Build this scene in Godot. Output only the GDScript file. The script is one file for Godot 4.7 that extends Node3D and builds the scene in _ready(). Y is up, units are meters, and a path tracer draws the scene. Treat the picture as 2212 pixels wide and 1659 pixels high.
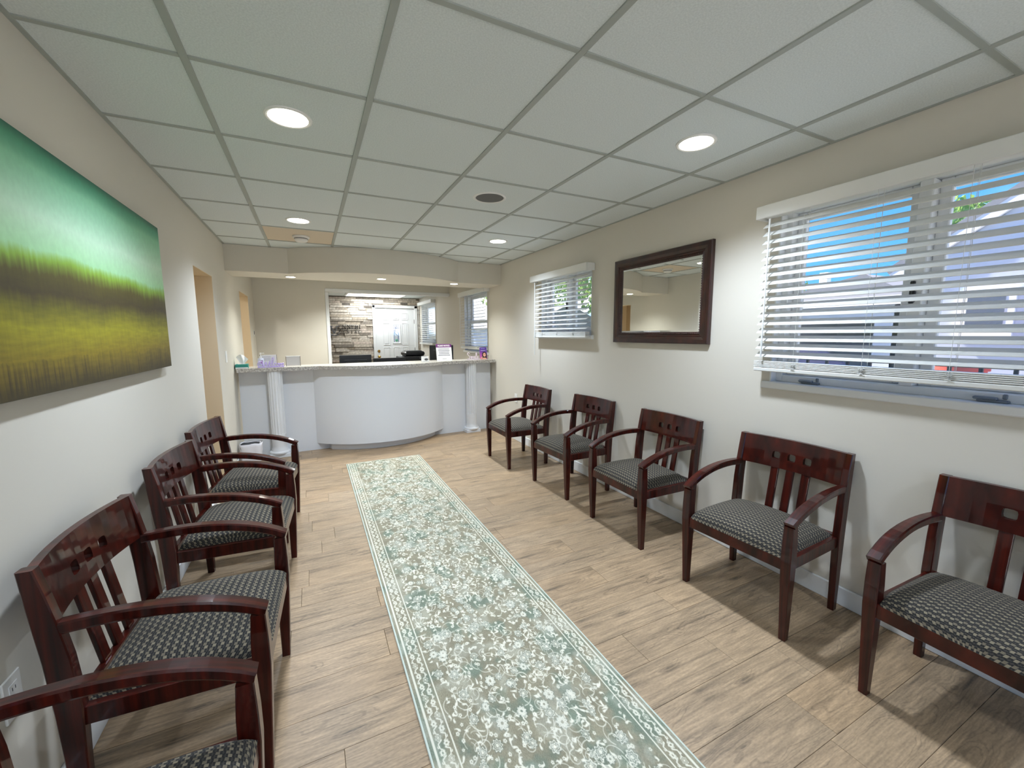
extends Node3D
# A waiting room: x runs to the right, y up, depth away from the camera is -z. D(x, y, d) takes the depth as d.

const XL := -0.761
const XR := 2.424
const H := 2.36
const LX := [-0.334, 0.275, 0.885, 1.494, 2.104]

var M := {}
var used := {}
var rng := RandomNumberGenerator.new()


class Geo:
	var v := PackedVector3Array()
	var n := PackedVector3Array()
	var t := PackedVector2Array()
	var x := Transform3D()

	func vert(p: Vector3, nn: Vector3, uv: Vector2) -> void:
		v.append(x * p)
		n.append((x.basis * nn).normalized())
		t.append(uv)

	func tri(a: Vector3, b: Vector3, c: Vector3, na: Vector3, nb: Vector3, nc: Vector3, ta: Vector2, tb: Vector2, tc: Vector2) -> void:
		vert(a, na, ta)
		if (b - a).cross(c - a).dot(na + nb + nc) > 0.0:
			vert(c, nc, tc)
			vert(b, nb, tb)
		else:
			vert(b, nb, tb)
			vert(c, nc, tc)

	func uvof(p: Vector3, nn: Vector3) -> Vector2:
		var a := nn.abs()
		if a.x >= a.y and a.x >= a.z:
			return Vector2(p.z, -p.y)
		if a.y >= a.z:
			return Vector2(p.x, p.z)
		return Vector2(p.x, -p.y)

	func face(pts: Array, out: Vector3) -> void:
		var nn := Vector3.ZERO
		for i in pts.size():
			var a: Vector3 = pts[i]
			var b: Vector3 = pts[(i + 1) % pts.size()]
			nn += a.cross(b)
		if nn.length_squared() < 1e-16:
			return
		nn = nn.normalized()
		if nn.dot(out) < 0.0:
			nn = -nn
		for i in range(1, pts.size() - 1):
			tri(pts[0], pts[i], pts[i + 1], nn, nn, nn, uvof(pts[0], nn), uvof(pts[i], nn), uvof(pts[i + 1], nn))

	func box(c: Vector3, s: Vector3, b := 0.0) -> void:
		var h := s / 2.0
		b = minf(b, minf(h.x, minf(h.y, h.z)) * 0.9)
		var ax := [Vector3.RIGHT, Vector3.UP, Vector3.BACK]
		for i in 3:
			for sg in [-1.0, 1.0]:
				var u: Vector3 = ax[(i + 1) % 3] * (h[(i + 1) % 3] - b)
				var w: Vector3 = ax[(i + 2) % 3] * (h[(i + 2) % 3] - b)
				var o: Vector3 = ax[i] * sg * h[i]
				face([c + o + u + w, c + o + u - w, c + o - u - w, c + o - u + w], o)
		if b <= 0.0:
			return
		for i in 3:
			var j := (i + 1) % 3
			var k := (i + 2) % 3
			for sj in [-1.0, 1.0]:
				for sk in [-1.0, 1.0]:
					var e: Vector3 = ax[i] * (h[i] - b)
					var p1: Vector3 = ax[j] * sj * h[j] + ax[k] * sk * (h[k] - b)
					var p2: Vector3 = ax[j] * sj * (h[j] - b) + ax[k] * sk * h[k]
					face([c + p1 + e, c + p1 - e, c + p2 - e, c + p2 + e], p1 + p2)
		for sx in [-1.0, 1.0]:
			for sy in [-1.0, 1.0]:
				for sz in [-1.0, 1.0]:
					face([c + Vector3(sx * h.x, sy * (h.y - b), sz * (h.z - b)), c + Vector3(sx * (h.x - b), sy * h.y, sz * (h.z - b)), c + Vector3(sx * (h.x - b), sy * (h.y - b), sz * h.z)], Vector3(sx, sy, sz))

	func span(x0: float, x1: float, y0: float, y1: float, d0: float, d1: float, b := 0.0) -> void:
		box(Vector3((x0 + x1) / 2, (y0 + y1) / 2, -(d0 + d1) / 2), Vector3(absf(x1 - x0), absf(y1 - y0), absf(d1 - d0)), b)

	func rings(rs: Array, smooth := false, caps := true) -> void:
		var cen := []
		for r in rs:
			var c := Vector3.ZERO
			for p in r:
				c += p
			cen.append(c / r.size())
		for i in rs.size() - 1:
			var k: int = rs[i].size()
			for j in k:
				var j2 := (j + 1) % k
				var a: Vector3 = rs[i][j]
				var b: Vector3 = rs[i][j2]
				var c: Vector3 = rs[i + 1][j2]
				var e: Vector3 = rs[i + 1][j]
				if smooth:
					var nn := []
					for q in [[i, j], [i, j2], [i + 1, j2], [i + 1, j]]:
						var ii: int = q[0]
						var jj: int = q[1]
						var p: Vector3 = rs[ii][jj]
						var ta: Vector3 = rs[ii][(jj + 1) % k] - rs[ii][(jj + k - 1) % k]
						var tb: Vector3 = rs[mini(ii + 1, rs.size() - 1)][jj] - rs[maxi(ii - 1, 0)][jj]
						var m := ta.cross(tb).normalized()
						if m.dot(p - cen[ii]) < 0.0:
							m = -m
						nn.append(m)
					var u0 := float(j) / k
					var u1 := float(j + 1) / k
					tri(a, b, c, nn[0], nn[1], nn[2], Vector2(u0, i), Vector2(u1, i), Vector2(u1, i + 1))
					tri(a, c, e, nn[0], nn[2], nn[3], Vector2(u0, i), Vector2(u1, i + 1), Vector2(u0, i + 1))
				else:
					face([a, b, c, e], (a + b + c + e) / 4.0 - (cen[i] + cen[i + 1]) / 2.0)
		if caps:
			face(Array(rs[0]), cen[0] - cen[1])
			face(Array(rs[-1]), cen[-1] - cen[-2])

	func rect_ring(c: Vector3, hx: float, hz: float, b := 0.003) -> PackedVector3Array:
		return PackedVector3Array([c + Vector3(-hx, 0, -hz + b), c + Vector3(-hx + b, 0, -hz), c + Vector3(hx - b, 0, -hz), c + Vector3(hx, 0, -hz + b), c + Vector3(hx, 0, hz - b), c + Vector3(hx - b, 0, hz), c + Vector3(-hx + b, 0, hz), c + Vector3(-hx, 0, hz - b)])

	func lathe(c: Vector3, prof: Array, seg := 24) -> void:
		for i in prof.size() - 1:
			var p: Vector2 = prof[i]
			var q: Vector2 = prof[i + 1]
			var s := q - p
			if s.length() < 1e-7:
				continue
			var nn := Vector2(s.y, -s.x).normalized()
			for j in seg:
				var a0 := TAU * j / seg
				var a1 := TAU * (j + 1) / seg
				var r0 := Vector3(cos(a0), 0, sin(a0))
				var r1 := Vector3(cos(a1), 0, sin(a1))
				var n0 := r0 * nn.x + Vector3.UP * nn.y
				var n1 := r1 * nn.x + Vector3.UP * nn.y
				var A := c + r0 * p.x + Vector3.UP * p.y
				var B := c + r1 * p.x + Vector3.UP * p.y
				var C := c + r1 * q.x + Vector3.UP * q.y
				var E := c + r0 * q.x + Vector3.UP * q.y
				if p.x > 1e-6:
					tri(A, B, C, n0, n1, n1, Vector2(a0, p.y), Vector2(a1, p.y), Vector2(a1, q.y))
				if q.x > 1e-6:
					tri(A, C, E, n0, n1, n0, Vector2(a0, p.y), Vector2(a1, q.y), Vector2(a0, q.y))

	func extrude(poly: PackedVector2Array, depth: float, soft := true) -> void:
		var k := poly.size()
		var area := 0.0
		for i in k:
			area += poly[i].cross(poly[(i + 1) % k])
		var sg := 1.0 if area > 0.0 else -1.0
		var en := []
		for i in k:
			var e := poly[(i + 1) % k] - poly[i]
			en.append(Vector2(e.y, -e.x).normalized() * sg)
		var run := 0.0
		for i in k:
			var a := poly[i]
			var b := poly[(i + 1) % k]
			var na: Vector2 = en[i]
			var nb: Vector2 = en[i]
			if soft and na.dot(en[(i + k - 1) % k]) > 0.85:
				na = (na + en[(i + k - 1) % k]).normalized()
			if soft and nb.dot(en[(i + 1) % k]) > 0.85:
				nb = (nb + en[(i + 1) % k]).normalized()
			var z := depth / 2.0
			var A := Vector3(a.x, a.y, -z)
			var B := Vector3(b.x, b.y, -z)
			var C := Vector3(b.x, b.y, z)
			var E := Vector3(a.x, a.y, z)
			var NA := Vector3(na.x, na.y, 0)
			var NB := Vector3(nb.x, nb.y, 0)
			var r2 := run + a.distance_to(b)
			tri(A, B, C, NA, NB, NB, Vector2(run, z), Vector2(r2, z), Vector2(r2, -z))
			tri(A, C, E, NA, NB, NA, Vector2(run, z), Vector2(r2, -z), Vector2(run, -z))
			run = r2
		var idx := Geometry2D.triangulate_polygon(poly)
		for s in [-1.0, 1.0]:
			var nn := Vector3(0, 0, s)
			for i in range(0, idx.size(), 3):
				var q := []
				for j in 3:
					q.append(Vector3(poly[idx[i + j]].x, poly[idx[i + j]].y, s * depth / 2.0))
				tri(q[0], q[1], q[2], nn, nn, nn, Vector2(q[0].x, q[0].y), Vector2(q[1].x, q[1].y), Vector2(q[2].x, q[2].y))

	func tube(pts: Array, r: float, seg := 6) -> void:
		var rs := []
		for i in pts.size():
			var a: Vector3 = pts[maxi(i - 1, 0)]
			var b: Vector3 = pts[mini(i + 1, pts.size() - 1)]
			var tg := (b - a).normalized()
			var s := tg.cross(Vector3.UP if absf(tg.y) < 0.9 else Vector3.RIGHT).normalized()
			var w := s.cross(tg)
			var ring := PackedVector3Array()
			for j in seg:
				ring.append(pts[i] + (s * cos(TAU * j / seg) + w * sin(TAU * j / seg)) * r)
			rs.append(ring)
		rings(rs, true, true)

	func surf(P: Array, UV: Array, up: Vector3) -> void:
		var nr := P.size()
		var nc: int = P[0].size()
		var N := []
		for i in nr:
			var row := []
			for j in nc:
				var a: Vector3 = P[mini(i + 1, nr - 1)][j] - P[maxi(i - 1, 0)][j]
				var b: Vector3 = P[i][mini(j + 1, nc - 1)] - P[i][maxi(j - 1, 0)]
				var m := a.cross(b).normalized()
				row.append(m if m.dot(up) >= 0.0 else -m)
			N.append(row)
		for i in nr - 1:
			for j in nc - 1:
				tri(P[i][j], P[i][j + 1], P[i + 1][j + 1], N[i][j], N[i][j + 1], N[i + 1][j + 1], UV[i][j], UV[i][j + 1], UV[i + 1][j + 1])
				tri(P[i][j], P[i + 1][j + 1], P[i + 1][j], N[i][j], N[i + 1][j + 1], N[i + 1][j], UV[i][j], UV[i + 1][j + 1], UV[i + 1][j])

	func mesh() -> ArrayMesh:
		var a := []
		a.resize(Mesh.ARRAY_MAX)
		a[Mesh.ARRAY_VERTEX] = v
		a[Mesh.ARRAY_NORMAL] = n
		a[Mesh.ARRAY_TEX_UV] = t
		var m := ArrayMesh.new()
		m.add_surface_from_arrays(Mesh.PRIMITIVE_TRIANGLES, a)
		return m


func D(x: float, y: float, d: float) -> Vector3:
	return Vector3(x, y, -d)


func numbered(called: String) -> String:
	var k: int = used.get(called, 0)
	used[called] = k + 1
	return called if k == 0 else "%s_%03d" % [called, k]


func part(parent: Node3D, called: String, mesh: Mesh, m: Material, at := Vector3.ZERO) -> MeshInstance3D:
	var o := MeshInstance3D.new()
	o.name = called
	o.mesh = mesh
	o.material_override = m
	parent.add_child(o, true)
	o.position = at
	return o


func bpart(parent: Node3D, called: String, c: Vector3, s: Vector3, m: Material, b := 0.0) -> MeshInstance3D:
	var g := Geo.new()
	g.box(Vector3.ZERO, s, b)
	return part(parent, called, g.mesh(), m, c)


func thing(called: String, label: String, category: String, at := Vector3.ZERO, turn := 0.0, group := "") -> Node3D:
	var o := Node3D.new()
	o.name = numbered(called)
	add_child(o)
	o.position = at
	o.rotation.y = turn
	tag(o, label, category, group)
	return o


func tag(o: Node3D, label: String, category: String, group := "") -> void:
	o.set_meta("label", label)
	o.set_meta("category", category)
	if group:
		o.set_meta("group", group)


func struct(called: String, label := "", category := "") -> Node3D:
	var o := Node3D.new()
	o.name = called
	add_child(o)
	o.set_meta("kind", "structure")
	if label:
		tag(o, label, category)
	return o


func mat(called: String, c: Color, rough := 0.6, metal := 0.0) -> StandardMaterial3D:
	var m := StandardMaterial3D.new()
	m.resource_name = called
	m.albedo_color = c
	m.roughness = rough
	m.metallic = metal
	M[called] = m
	return m


func noise(seed_: int, freq: float, oct := 4, type := FastNoiseLite.TYPE_SIMPLEX_SMOOTH) -> FastNoiseLite:
	var f := FastNoiseLite.new()
	f.seed = seed_
	f.noise_type = type
	f.frequency = freq
	f.fractal_type = FastNoiseLite.FRACTAL_FBM
	f.fractal_octaves = oct
	return f


func ramp_image(src: Image, lo: Color, hi: Color) -> Image:
	var w := src.get_width()
	var h := src.get_height()
	src.convert(Image.FORMAT_L8)
	var b := src.get_data()
	var out := PackedByteArray()
	out.resize(w * h * 3)
	for i in w * h:
		var c := lo.lerp(hi, b[i] / 255.0)
		out[i * 3] = int(c.r * 255)
		out[i * 3 + 1] = int(c.g * 255)
		out[i * 3 + 2] = int(c.b * 255)
	return Image.create_from_data(w, h, false, Image.FORMAT_RGB8, out)


func rgb8(r: int, g: int, b: int) -> Color:
	return Color(r / 255.0, g / 255.0, b / 255.0)


func light_down(parent: Node3D, at: Vector3, size: Vector2, energy: float, c: Color) -> void:
	var l := AreaLight3D.new()
	l.name = "lamp_glow"
	l.area_size = size
	l.area_normalize_energy = true
	l.light_energy = energy
	l.light_color = c
	l.area_range = 14.0
	l.shadow_enabled = true
	parent.add_child(l, true)
	l.position = at
	l.rotation_degrees.x = -90


func spot_down(parent: Node3D, at: Vector3, radius: float, energy: float, c: Color) -> void:
	# a recessed downlight: its can cuts the beam off before it reaches the top of the walls
	var l := SpotLight3D.new()
	l.name = "lamp_beam"
	l.light_size = radius
	l.light_energy = energy
	l.light_color = c
	l.spot_range = 14.0
	l.spot_attenuation = 2.0
	l.spot_angle = 67.0
	l.spot_angle_attenuation = 1.0
	l.shadow_enabled = true
	parent.add_child(l, true)
	l.position = at
	l.rotation_degrees.x = -90


# ---------------------------------------------------------------- textures

func sky_image() -> Image:
	var w := 1024
	var h := 512
	var im := Image.create_empty(w, h, false, Image.FORMAT_RGB8)
	var f := noise(14, 1.9, 5)
	var g := noise(5, 0.8, 2)
	var top := Color(0.12, 0.38, 0.78)
	var low := Color(0.34, 0.64, 0.90)
	for y in h:
		var el := PI * (0.5 - (y + 0.5) / h)
		for x in w:
			if el < -0.02:
				im.set_pixel(x, y, Color(0.42, 0.44, 0.42))
				continue
			var az := TAU * (x + 0.5) / w + SKY_TURN
			var p := Vector3(cos(az) * cos(el), sin(el) * 2.2, sin(az) * cos(el))
			var c := low.lerp(top, clampf(sin(el) * 1.25, 0, 1))
			var k := smoothstep(0.10, 0.36, f.get_noise_3dv(p) + 0.35 * g.get_noise_3dv(p) - 0.02)
			im.set_pixel(x, y, c.lerp(Color(0.97, 0.98, 1.0), k))
	return im


func floor_image() -> Image:
	var w := 1280
	var rows := 8
	var rh := 128
	var h := rows * rh
	var fine := noise(3, 0.11, 4).get_seamless_image(64, h)
	fine.resize(w, h, Image.INTERPOLATE_CUBIC)
	var streak := noise(9, 0.025, 3).get_seamless_image(40, h)
	streak.resize(w, h, Image.INTERPOLATE_CUBIC)
	var patch := noise(21, 0.012, 3).get_seamless_image(320, h)
	patch.resize(w, h, Image.INTERPOLATE_CUBIC)
	var grit := noise(33, 0.2, 2).get_seamless_image(320, h)
	grit.resize(w, h, Image.INTERPOLATE_BILINEAR)
	for i in [fine, streak, patch, grit]:
		i.convert(Image.FORMAT_L8)
	var a := fine.get_data()
	var b := streak.get_data()
	var c := patch.get_data()
	var e := grit.get_data()
	var out := PackedByteArray()
	out.resize(w * h * 3)
	rng.seed = 40
	var knots := []
	for r in rows:
		for k in (2 if r % 2 == 0 else 1):
			knots.append([r, rng.randf_range(100, w - 100), rng.randf_range(30, rh - 30), rng.randf_range(0.7, 1.5)])
	for r in rows:
		var tone := rng.randf_range(-0.03, 0.03)
		var warm := rng.randf_range(-0.006, 0.006)
		var yc := rh * rng.randf_range(0.35, 0.65)
		var apex := w * rng.randf_range(0.2, 0.8)
		var sgn := 1.0 if rng.randf() < 0.5 else -1.0
		var kn := knots.filter(func(q): return q[0] == r)
		for y in rh:
			var yy: int = r * rh + y
			for x in w:
				var i := yy * w + x
				var na := a[i] / 255.0 - 0.5
				var nb := b[i] / 255.0 - 0.5
				var np := c[i] / 255.0 - 0.5
				var lum := 0.632 + tone + na * 0.17 + nb * 0.045 + np * 0.055 + (e[i] / 255.0 - 0.5) * 0.09
				# nested growth rings of a flat-sawn board
				var dy := (y - yc) / rh
				var q := sgn * (x - apex) / 210.0 + dy * dy * 34.0 + np * 3.2
				if q > 0.0 and q < 9.0:
					var ring := sin(q * 7.5 + nb * 4.0)
					lum -= 0.075 * smoothstep(0.35, 1.0, ring) * (1.0 - q / 9.0) * smoothstep(0.5, 0.36, absf(dy))
				if nb < -0.2:
					lum -= (-0.2 - nb) * 0.5
				for k in kn:
					var kx: float = (x - k[1]) / (60.0 * k[3])
					var ky: float = (y - k[2]) / (7.0 * k[3])
					var rr := kx * kx + ky * ky
					if rr < 6.0:
						lum -= 0.15 * exp(-rr * 1.4) + 0.05 * exp(-rr * 0.5) * sin(sqrt(rr) * 9.0 + na * 6.0)
				lum = clampf(lum, 0.1, 0.95)
				out[i * 3] = int(255 * clampf(lum * 1.025 + warm, 0, 1))
				out[i * 3 + 1] = int(255 * clampf(lum * 0.87, 0, 1))
				out[i * 3 + 2] = int(255 * clampf(lum * 0.685 - warm, 0, 1))
	return Image.create_from_data(w, h, false, Image.FORMAT_RGB8, out)


func fabric_image() -> Image:
	# woven blocks: pale taupe squares offset in every other column, black and grey bars between them
	var w := 128
	var im := Image.create_empty(w, w, false, Image.FORMAT_RGB8)
	rng.seed = 4
	for y in w:
		for x in w:
			var col := x / 16
			var cx := x % 16
			var row := (y + (8 if col % 2 == 1 else 0)) % 32
			var c := rgb8(22, 21, 21)
			if row < 14:
				c = rgb8(130, 120, 99) if col % 2 == 0 else rgb8(108, 99, 82)
				if cx < 1 or cx > 13:
					c = rgb8(74, 70, 64)
			elif row < 17 or row > 29:
				c = rgb8(15, 15, 15)
			else:
				c = rgb8(52, 49, 46) if cx > 5 and cx < 9 else rgb8(26, 25, 24)
				if row > 21 and row < 25:
					c = rgb8(66, 62, 57)
			var k := 0.88 + 0.2 * rng.randf() - (0.14 if y % 4 == 0 else 0.0)
			im.set_pixel(x, y, Color(c.r * k, c.g * k, c.b * k))
	return im


func put(im: Image, x: int, y: int, c: Color, k: float) -> void:
	if x < 0 or y < 0 or x >= im.get_width() or y >= im.get_height() or k <= 0.0:
		return
	im.set_pixel(x, y, im.get_pixel(x, y).lerp(c, minf(k, 1.0)))


func bloom(im: Image, cx: float, cy: float, r: float, petals: int, turn: float, c: Color, k: float, open := false) -> void:
	var R := int(ceil(r)) + 1
	for y in range(int(cy) - R, int(cy) + R + 1):
		for x in range(int(cx) - R, int(cx) + R + 1):
			var dx := x - cx
			var dy := y - cy
			var d := sqrt(dx * dx + dy * dy)
			var a := atan2(dy, dx) + turn
			var edge := r * (0.87 + 0.13 * cos(a * petals))
			if d > edge:
				continue
			var s := d / edge
			var on := 1.0
			if open:
				on = 1.0 if s > 0.78 or s < 0.28 or (s > 0.42 and s < 0.52) else 0.18
			elif s < 0.26:
				on = 0.1
			elif s > 0.5 and absf(sin(a * petals * 0.5)) < 0.16:
				on = 0.35
			put(im, x, y, c, k * on * clampf((edge - d) / 1.2, 0, 1))


func stroke(im: Image, pts: Array, r0: float, r1: float, c: Color, k: float) -> void:
	for i in pts.size() - 1:
		var a: Vector2 = pts[i]
		var b: Vector2 = pts[i + 1]
		var steps := maxi(1, int(a.distance_to(b)))
		for s in steps:
			var p := a.lerp(b, float(s) / steps)
			var r := lerpf(r0, r1, (i + float(s) / steps) / (pts.size() - 1))
			var R := int(ceil(r))
			for y in range(int(p.y) - R, int(p.y) + R + 1):
				for x in range(int(p.x) - R, int(p.x) + R + 1):
					put(im, x, y, c, k * clampf(r + 0.5 - p.distance_to(Vector2(x, y)), 0, 1) * 0.7)


func rug_image() -> Image:
	var w := 512
	var h := 2048
	var im := Image.create_empty(w, h, false, Image.FORMAT_RGB8)
	var big := noise(71, 0.0075, 4)
	var mid := noise(8, 0.014, 3)
	var fade := noise(97, 0.010, 4)
	var grain := noise(2, 0.45, 2)
	var olive := rgb8(142, 136, 114)
	var teal := rgb8(112, 126, 110)
	var pale := rgb8(186, 184, 166)
	var wash := Image.create_empty(w, h, false, Image.FORMAT_RF)
	for y in h:
		for x in w:
			var t := smoothstep(-0.10, 0.34, big.get_noise_2d(x, y) - 0.08)
			var u := smoothstep(-0.05, 0.45, fade.get_noise_2d(x + 900, y))
			var c := olive.lerp(teal, t * 0.8).lerp(pale, u * 0.36)
			var s := 1.0 + 0.10 * mid.get_noise_2d(x, y) + 0.13 * grain.get_noise_2d(x * 1.0, y * 0.4)
			im.set_pixel(x, y, Color(c.r * s, c.g * s, c.b * s))
			wash.set_pixel(x, y, Color(u, 0, 0))
	var ink := rgb8(232, 228, 210)
	var dark := rgb8(112, 120, 108)
	rng.seed = 17
	var inner := 64.0
	# vines, leaves and flowers of the field
	for i in 1100:
		var p := Vector2(rng.randf_range(inner, w - inner), rng.randf_range(8, h - 8))
		var a := rng.randf() * TAU
		var turn := rng.randf_range(0.10, 0.26) * (1 if rng.randf() < 0.5 else -1)
		var pts := []
		for s in 14:
			pts.append(p)
			p += Vector2(cos(a), sin(a)) * rng.randf_range(3.0, 4.2)
			a += turn * (1.0 + s * 0.06)
		stroke(im, pts, 1.3, 0.8, ink, 0.62)
	for i in 1900:
		var p := Vector2(rng.randf_range(inner, w - inner), rng.randf_range(8, h - 8))
		var a := rng.randf() * TAU
		var l := rng.randf_range(7, 15)
		var bend := Vector2(-sin(a), cos(a)) * rng.randf_range(-4, 4)
		stroke(im, [p, p + Vector2(cos(a), sin(a)) * l * 0.5 + bend, p + Vector2(cos(a), sin(a)) * l], 2.8, 0.7, ink, 0.7)
	for i in 1500:
		bloom(im, rng.randf_range(inner + 4, w - inner - 4), rng.randf_range(8, h - 8), rng.randf_range(4.0, 6.2), 5, rng.randf() * TAU, ink, 0.85)
	for i in 420:
		var c := Vector2(rng.randf_range(inner + 12, w - inner - 12), rng.randf_range(16, h - 16))
		var r := rng.randf_range(8, 15)
		bloom(im, c.x, c.y, r + 2.5, 8, 0.0, dark, 0.5)
		bloom(im, c.x, c.y, r, 7 + i % 3, rng.randf() * TAU, ink, 0.85, i % 4 != 0)
	# borders
	for y in h:
		for e in [[12.0, 3.2], [54.0, 2.2]]:
			for s in range(-4, 5):
				var k := clampf(e[1] - absf(s), 0, 1) * 0.85
				put(im, int(e[0]) + s, y, ink, k)
				put(im, w - 1 - int(e[0]) - s, y, ink, k)
	for x in range(12, w - 12):
		for s in range(-2, 3):
			put(im, x, 10 + s, ink, 0.8 if absi(s) < 2 else 0.3)
			put(im, x, h - 10 + s, ink, 0.8 if absi(s) < 2 else 0.3)
	var yb := 16.0
	var kk := 0
	while yb < h - 12:
		for sx in [33.0, w - 34.0]:
			bloom(im, sx + (7 if kk % 2 == 0 else -7), yb, 8.0, 6, kk * 0.7, ink, 0.85, kk % 3 == 0)
			var m := -1.0 if kk % 2 == 0 else 1.0
			stroke(im, [Vector2(sx + m * 2, yb - 8), Vector2(sx + m * 11, yb - 3), Vector2(sx + m * 9, yb + 6), Vector2(sx + m * 3, yb + 9)], 1.6, 1.0, ink, 0.75)
			bloom(im, sx + m * 12, yb + 2, 4.0, 5, 0.3, ink, 0.8)
		yb += 14.0
		kk += 1
	# the weave, and places where the print is worn thin
	for y in h:
		for x in w:
			var c := im.get_pixel(x, y)
			var u := wash.get_pixel(x, y).r
			var s := 0.94 if (x + (y / 2) % 2) % 3 == 0 else 1.0
			c = c.lerp(rgb8(184, 187, 176), u * 0.14)
			im.set_pixel(x, y, Color(c.r * s, c.g * s, c.b * s))
	return im


func painting_image() -> Image:
	var w := 1024
	var h := 460
	var im := Image.create_empty(w, h, false, Image.FORMAT_RGB8)
	var big := noise(14, 0.006, 4)
	var tex := noise(30, 0.05, 3)
	var streak := noise(44, 0.09, 3)
	var keys := [[0.0, rgb8(28, 88, 72)], [0.035, rgb8(58, 128, 102)], [0.11, rgb8(118, 178, 146)], [0.30, rgb8(172, 203, 180)], [0.43, rgb8(146, 190, 148)], [0.47, rgb8(116, 148, 52)], [0.525, rgb8(72, 66, 24)], [0.60, rgb8(58, 49, 24)], [0.66, rgb8(92, 88, 22)], [0.74, rgb8(128, 122, 20)], [0.85, rgb8(112, 98, 18)], [0.92, rgb8(88, 74, 20)], [1.0, rgb8(52, 44, 20)]]
	for y in h:
		for x in w:
			var v := float(y) / h
			v += (0.008 + 0.016 * smoothstep(0.3, 0.45, v)) * big.get_noise_2d(x * 0.7, y) + 0.016 * tex.get_noise_2d(x * 1.4, y * 0.12) * smoothstep(0.36, 0.5, v)
			if v > 0.86:
				v += 0.10 * maxf(0.0, streak.get_noise_2d(x * 1.2, 7.0 + y * 0.05)) * (1.0 if float(y) / h > 0.84 else 0.0)
			v = clampf(v, 0, 0.9999)
			var c := Color()
			for k in keys.size() - 1:
				if v >= keys[k][0] and v < keys[k + 1][0]:
					var lo: Color = keys[k][1]
					c = lo.lerp(keys[k + 1][1], (v - keys[k][0]) / (keys[k + 1][0] - keys[k][0]))
			var s := 1.0 + 0.03 * tex.get_noise_2d(x, y * 0.8) + 0.045 * streak.get_noise_2d(x * 1.0, y * 0.10) * smoothstep(0.45, 0.6, v) + 0.10 * tex.get_noise_2d(x * 0.25, y * 1.6) * smoothstep(0.5, 0.62, v)
			s *= 1.13
			im.set_pixel(x, y, Color(c.r * s, c.g * s, c.b * s * 0.97))
	return im


func leaflet_image() -> Image:
	# purple leaflet with a picture of a dark-haired person smiling
	var w := 96
	var h := 160
	var im := Image.create_empty(w, h, false, Image.FORMAT_RGB8)
	for y in h:
		for x in w:
			var c := rgb8(84, 52, 150).lerp(rgb8(196, 92, 176), smoothstep(0.15, 0.9, float(y) / h + 0.2 * float(w - x) / w - 0.1))
			im.set_pixel(x, y, c)
	im.fill_rect(Rect2i(14, 14, 58, 5), rgb8(178, 170, 226))
	im.fill_rect(Rect2i(14, 38, 70, 3), rgb8(206, 190, 236))
	im.fill_rect(Rect2i(14, 44, 62, 3), rgb8(206, 190, 236))
	var hair := rgb8(30, 20, 22)
	var skin := rgb8(226, 168, 142)
	for y in range(58, h):
		for x in w:
			if pow((x - 60) / 31.0, 2) + pow((y - 98) / 38.0, 2) < 1.0 or (y > 100 and absf(x - 60) < 32 - (y - 100) * 0.05):
				im.set_pixel(x, y, hair)
			if pow((x - 61) / 19.0, 2) + pow((y - 100) / 26.0, 2) < 1.0:
				im.set_pixel(x, y, skin)
			if y > 138 and absf(x - 56) < 18 + (y - 138) * 0.9:
				im.set_pixel(x, y, skin)
			if x < 34 and absf((y - 140) + (x - 20) * 0.9) < 9:
				im.set_pixel(x, y, skin)
	im.fill_rect(Rect2i(52, 94, 6, 3), hair)
	im.fill_rect(Rect2i(66, 94, 6, 3), hair)
	im.fill_rect(Rect2i(56, 113, 11, 3), rgb8(240, 226, 222))
	return im


func tex(im: Image) -> ImageTexture:
	return ImageTexture.create_from_image(im)


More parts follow.
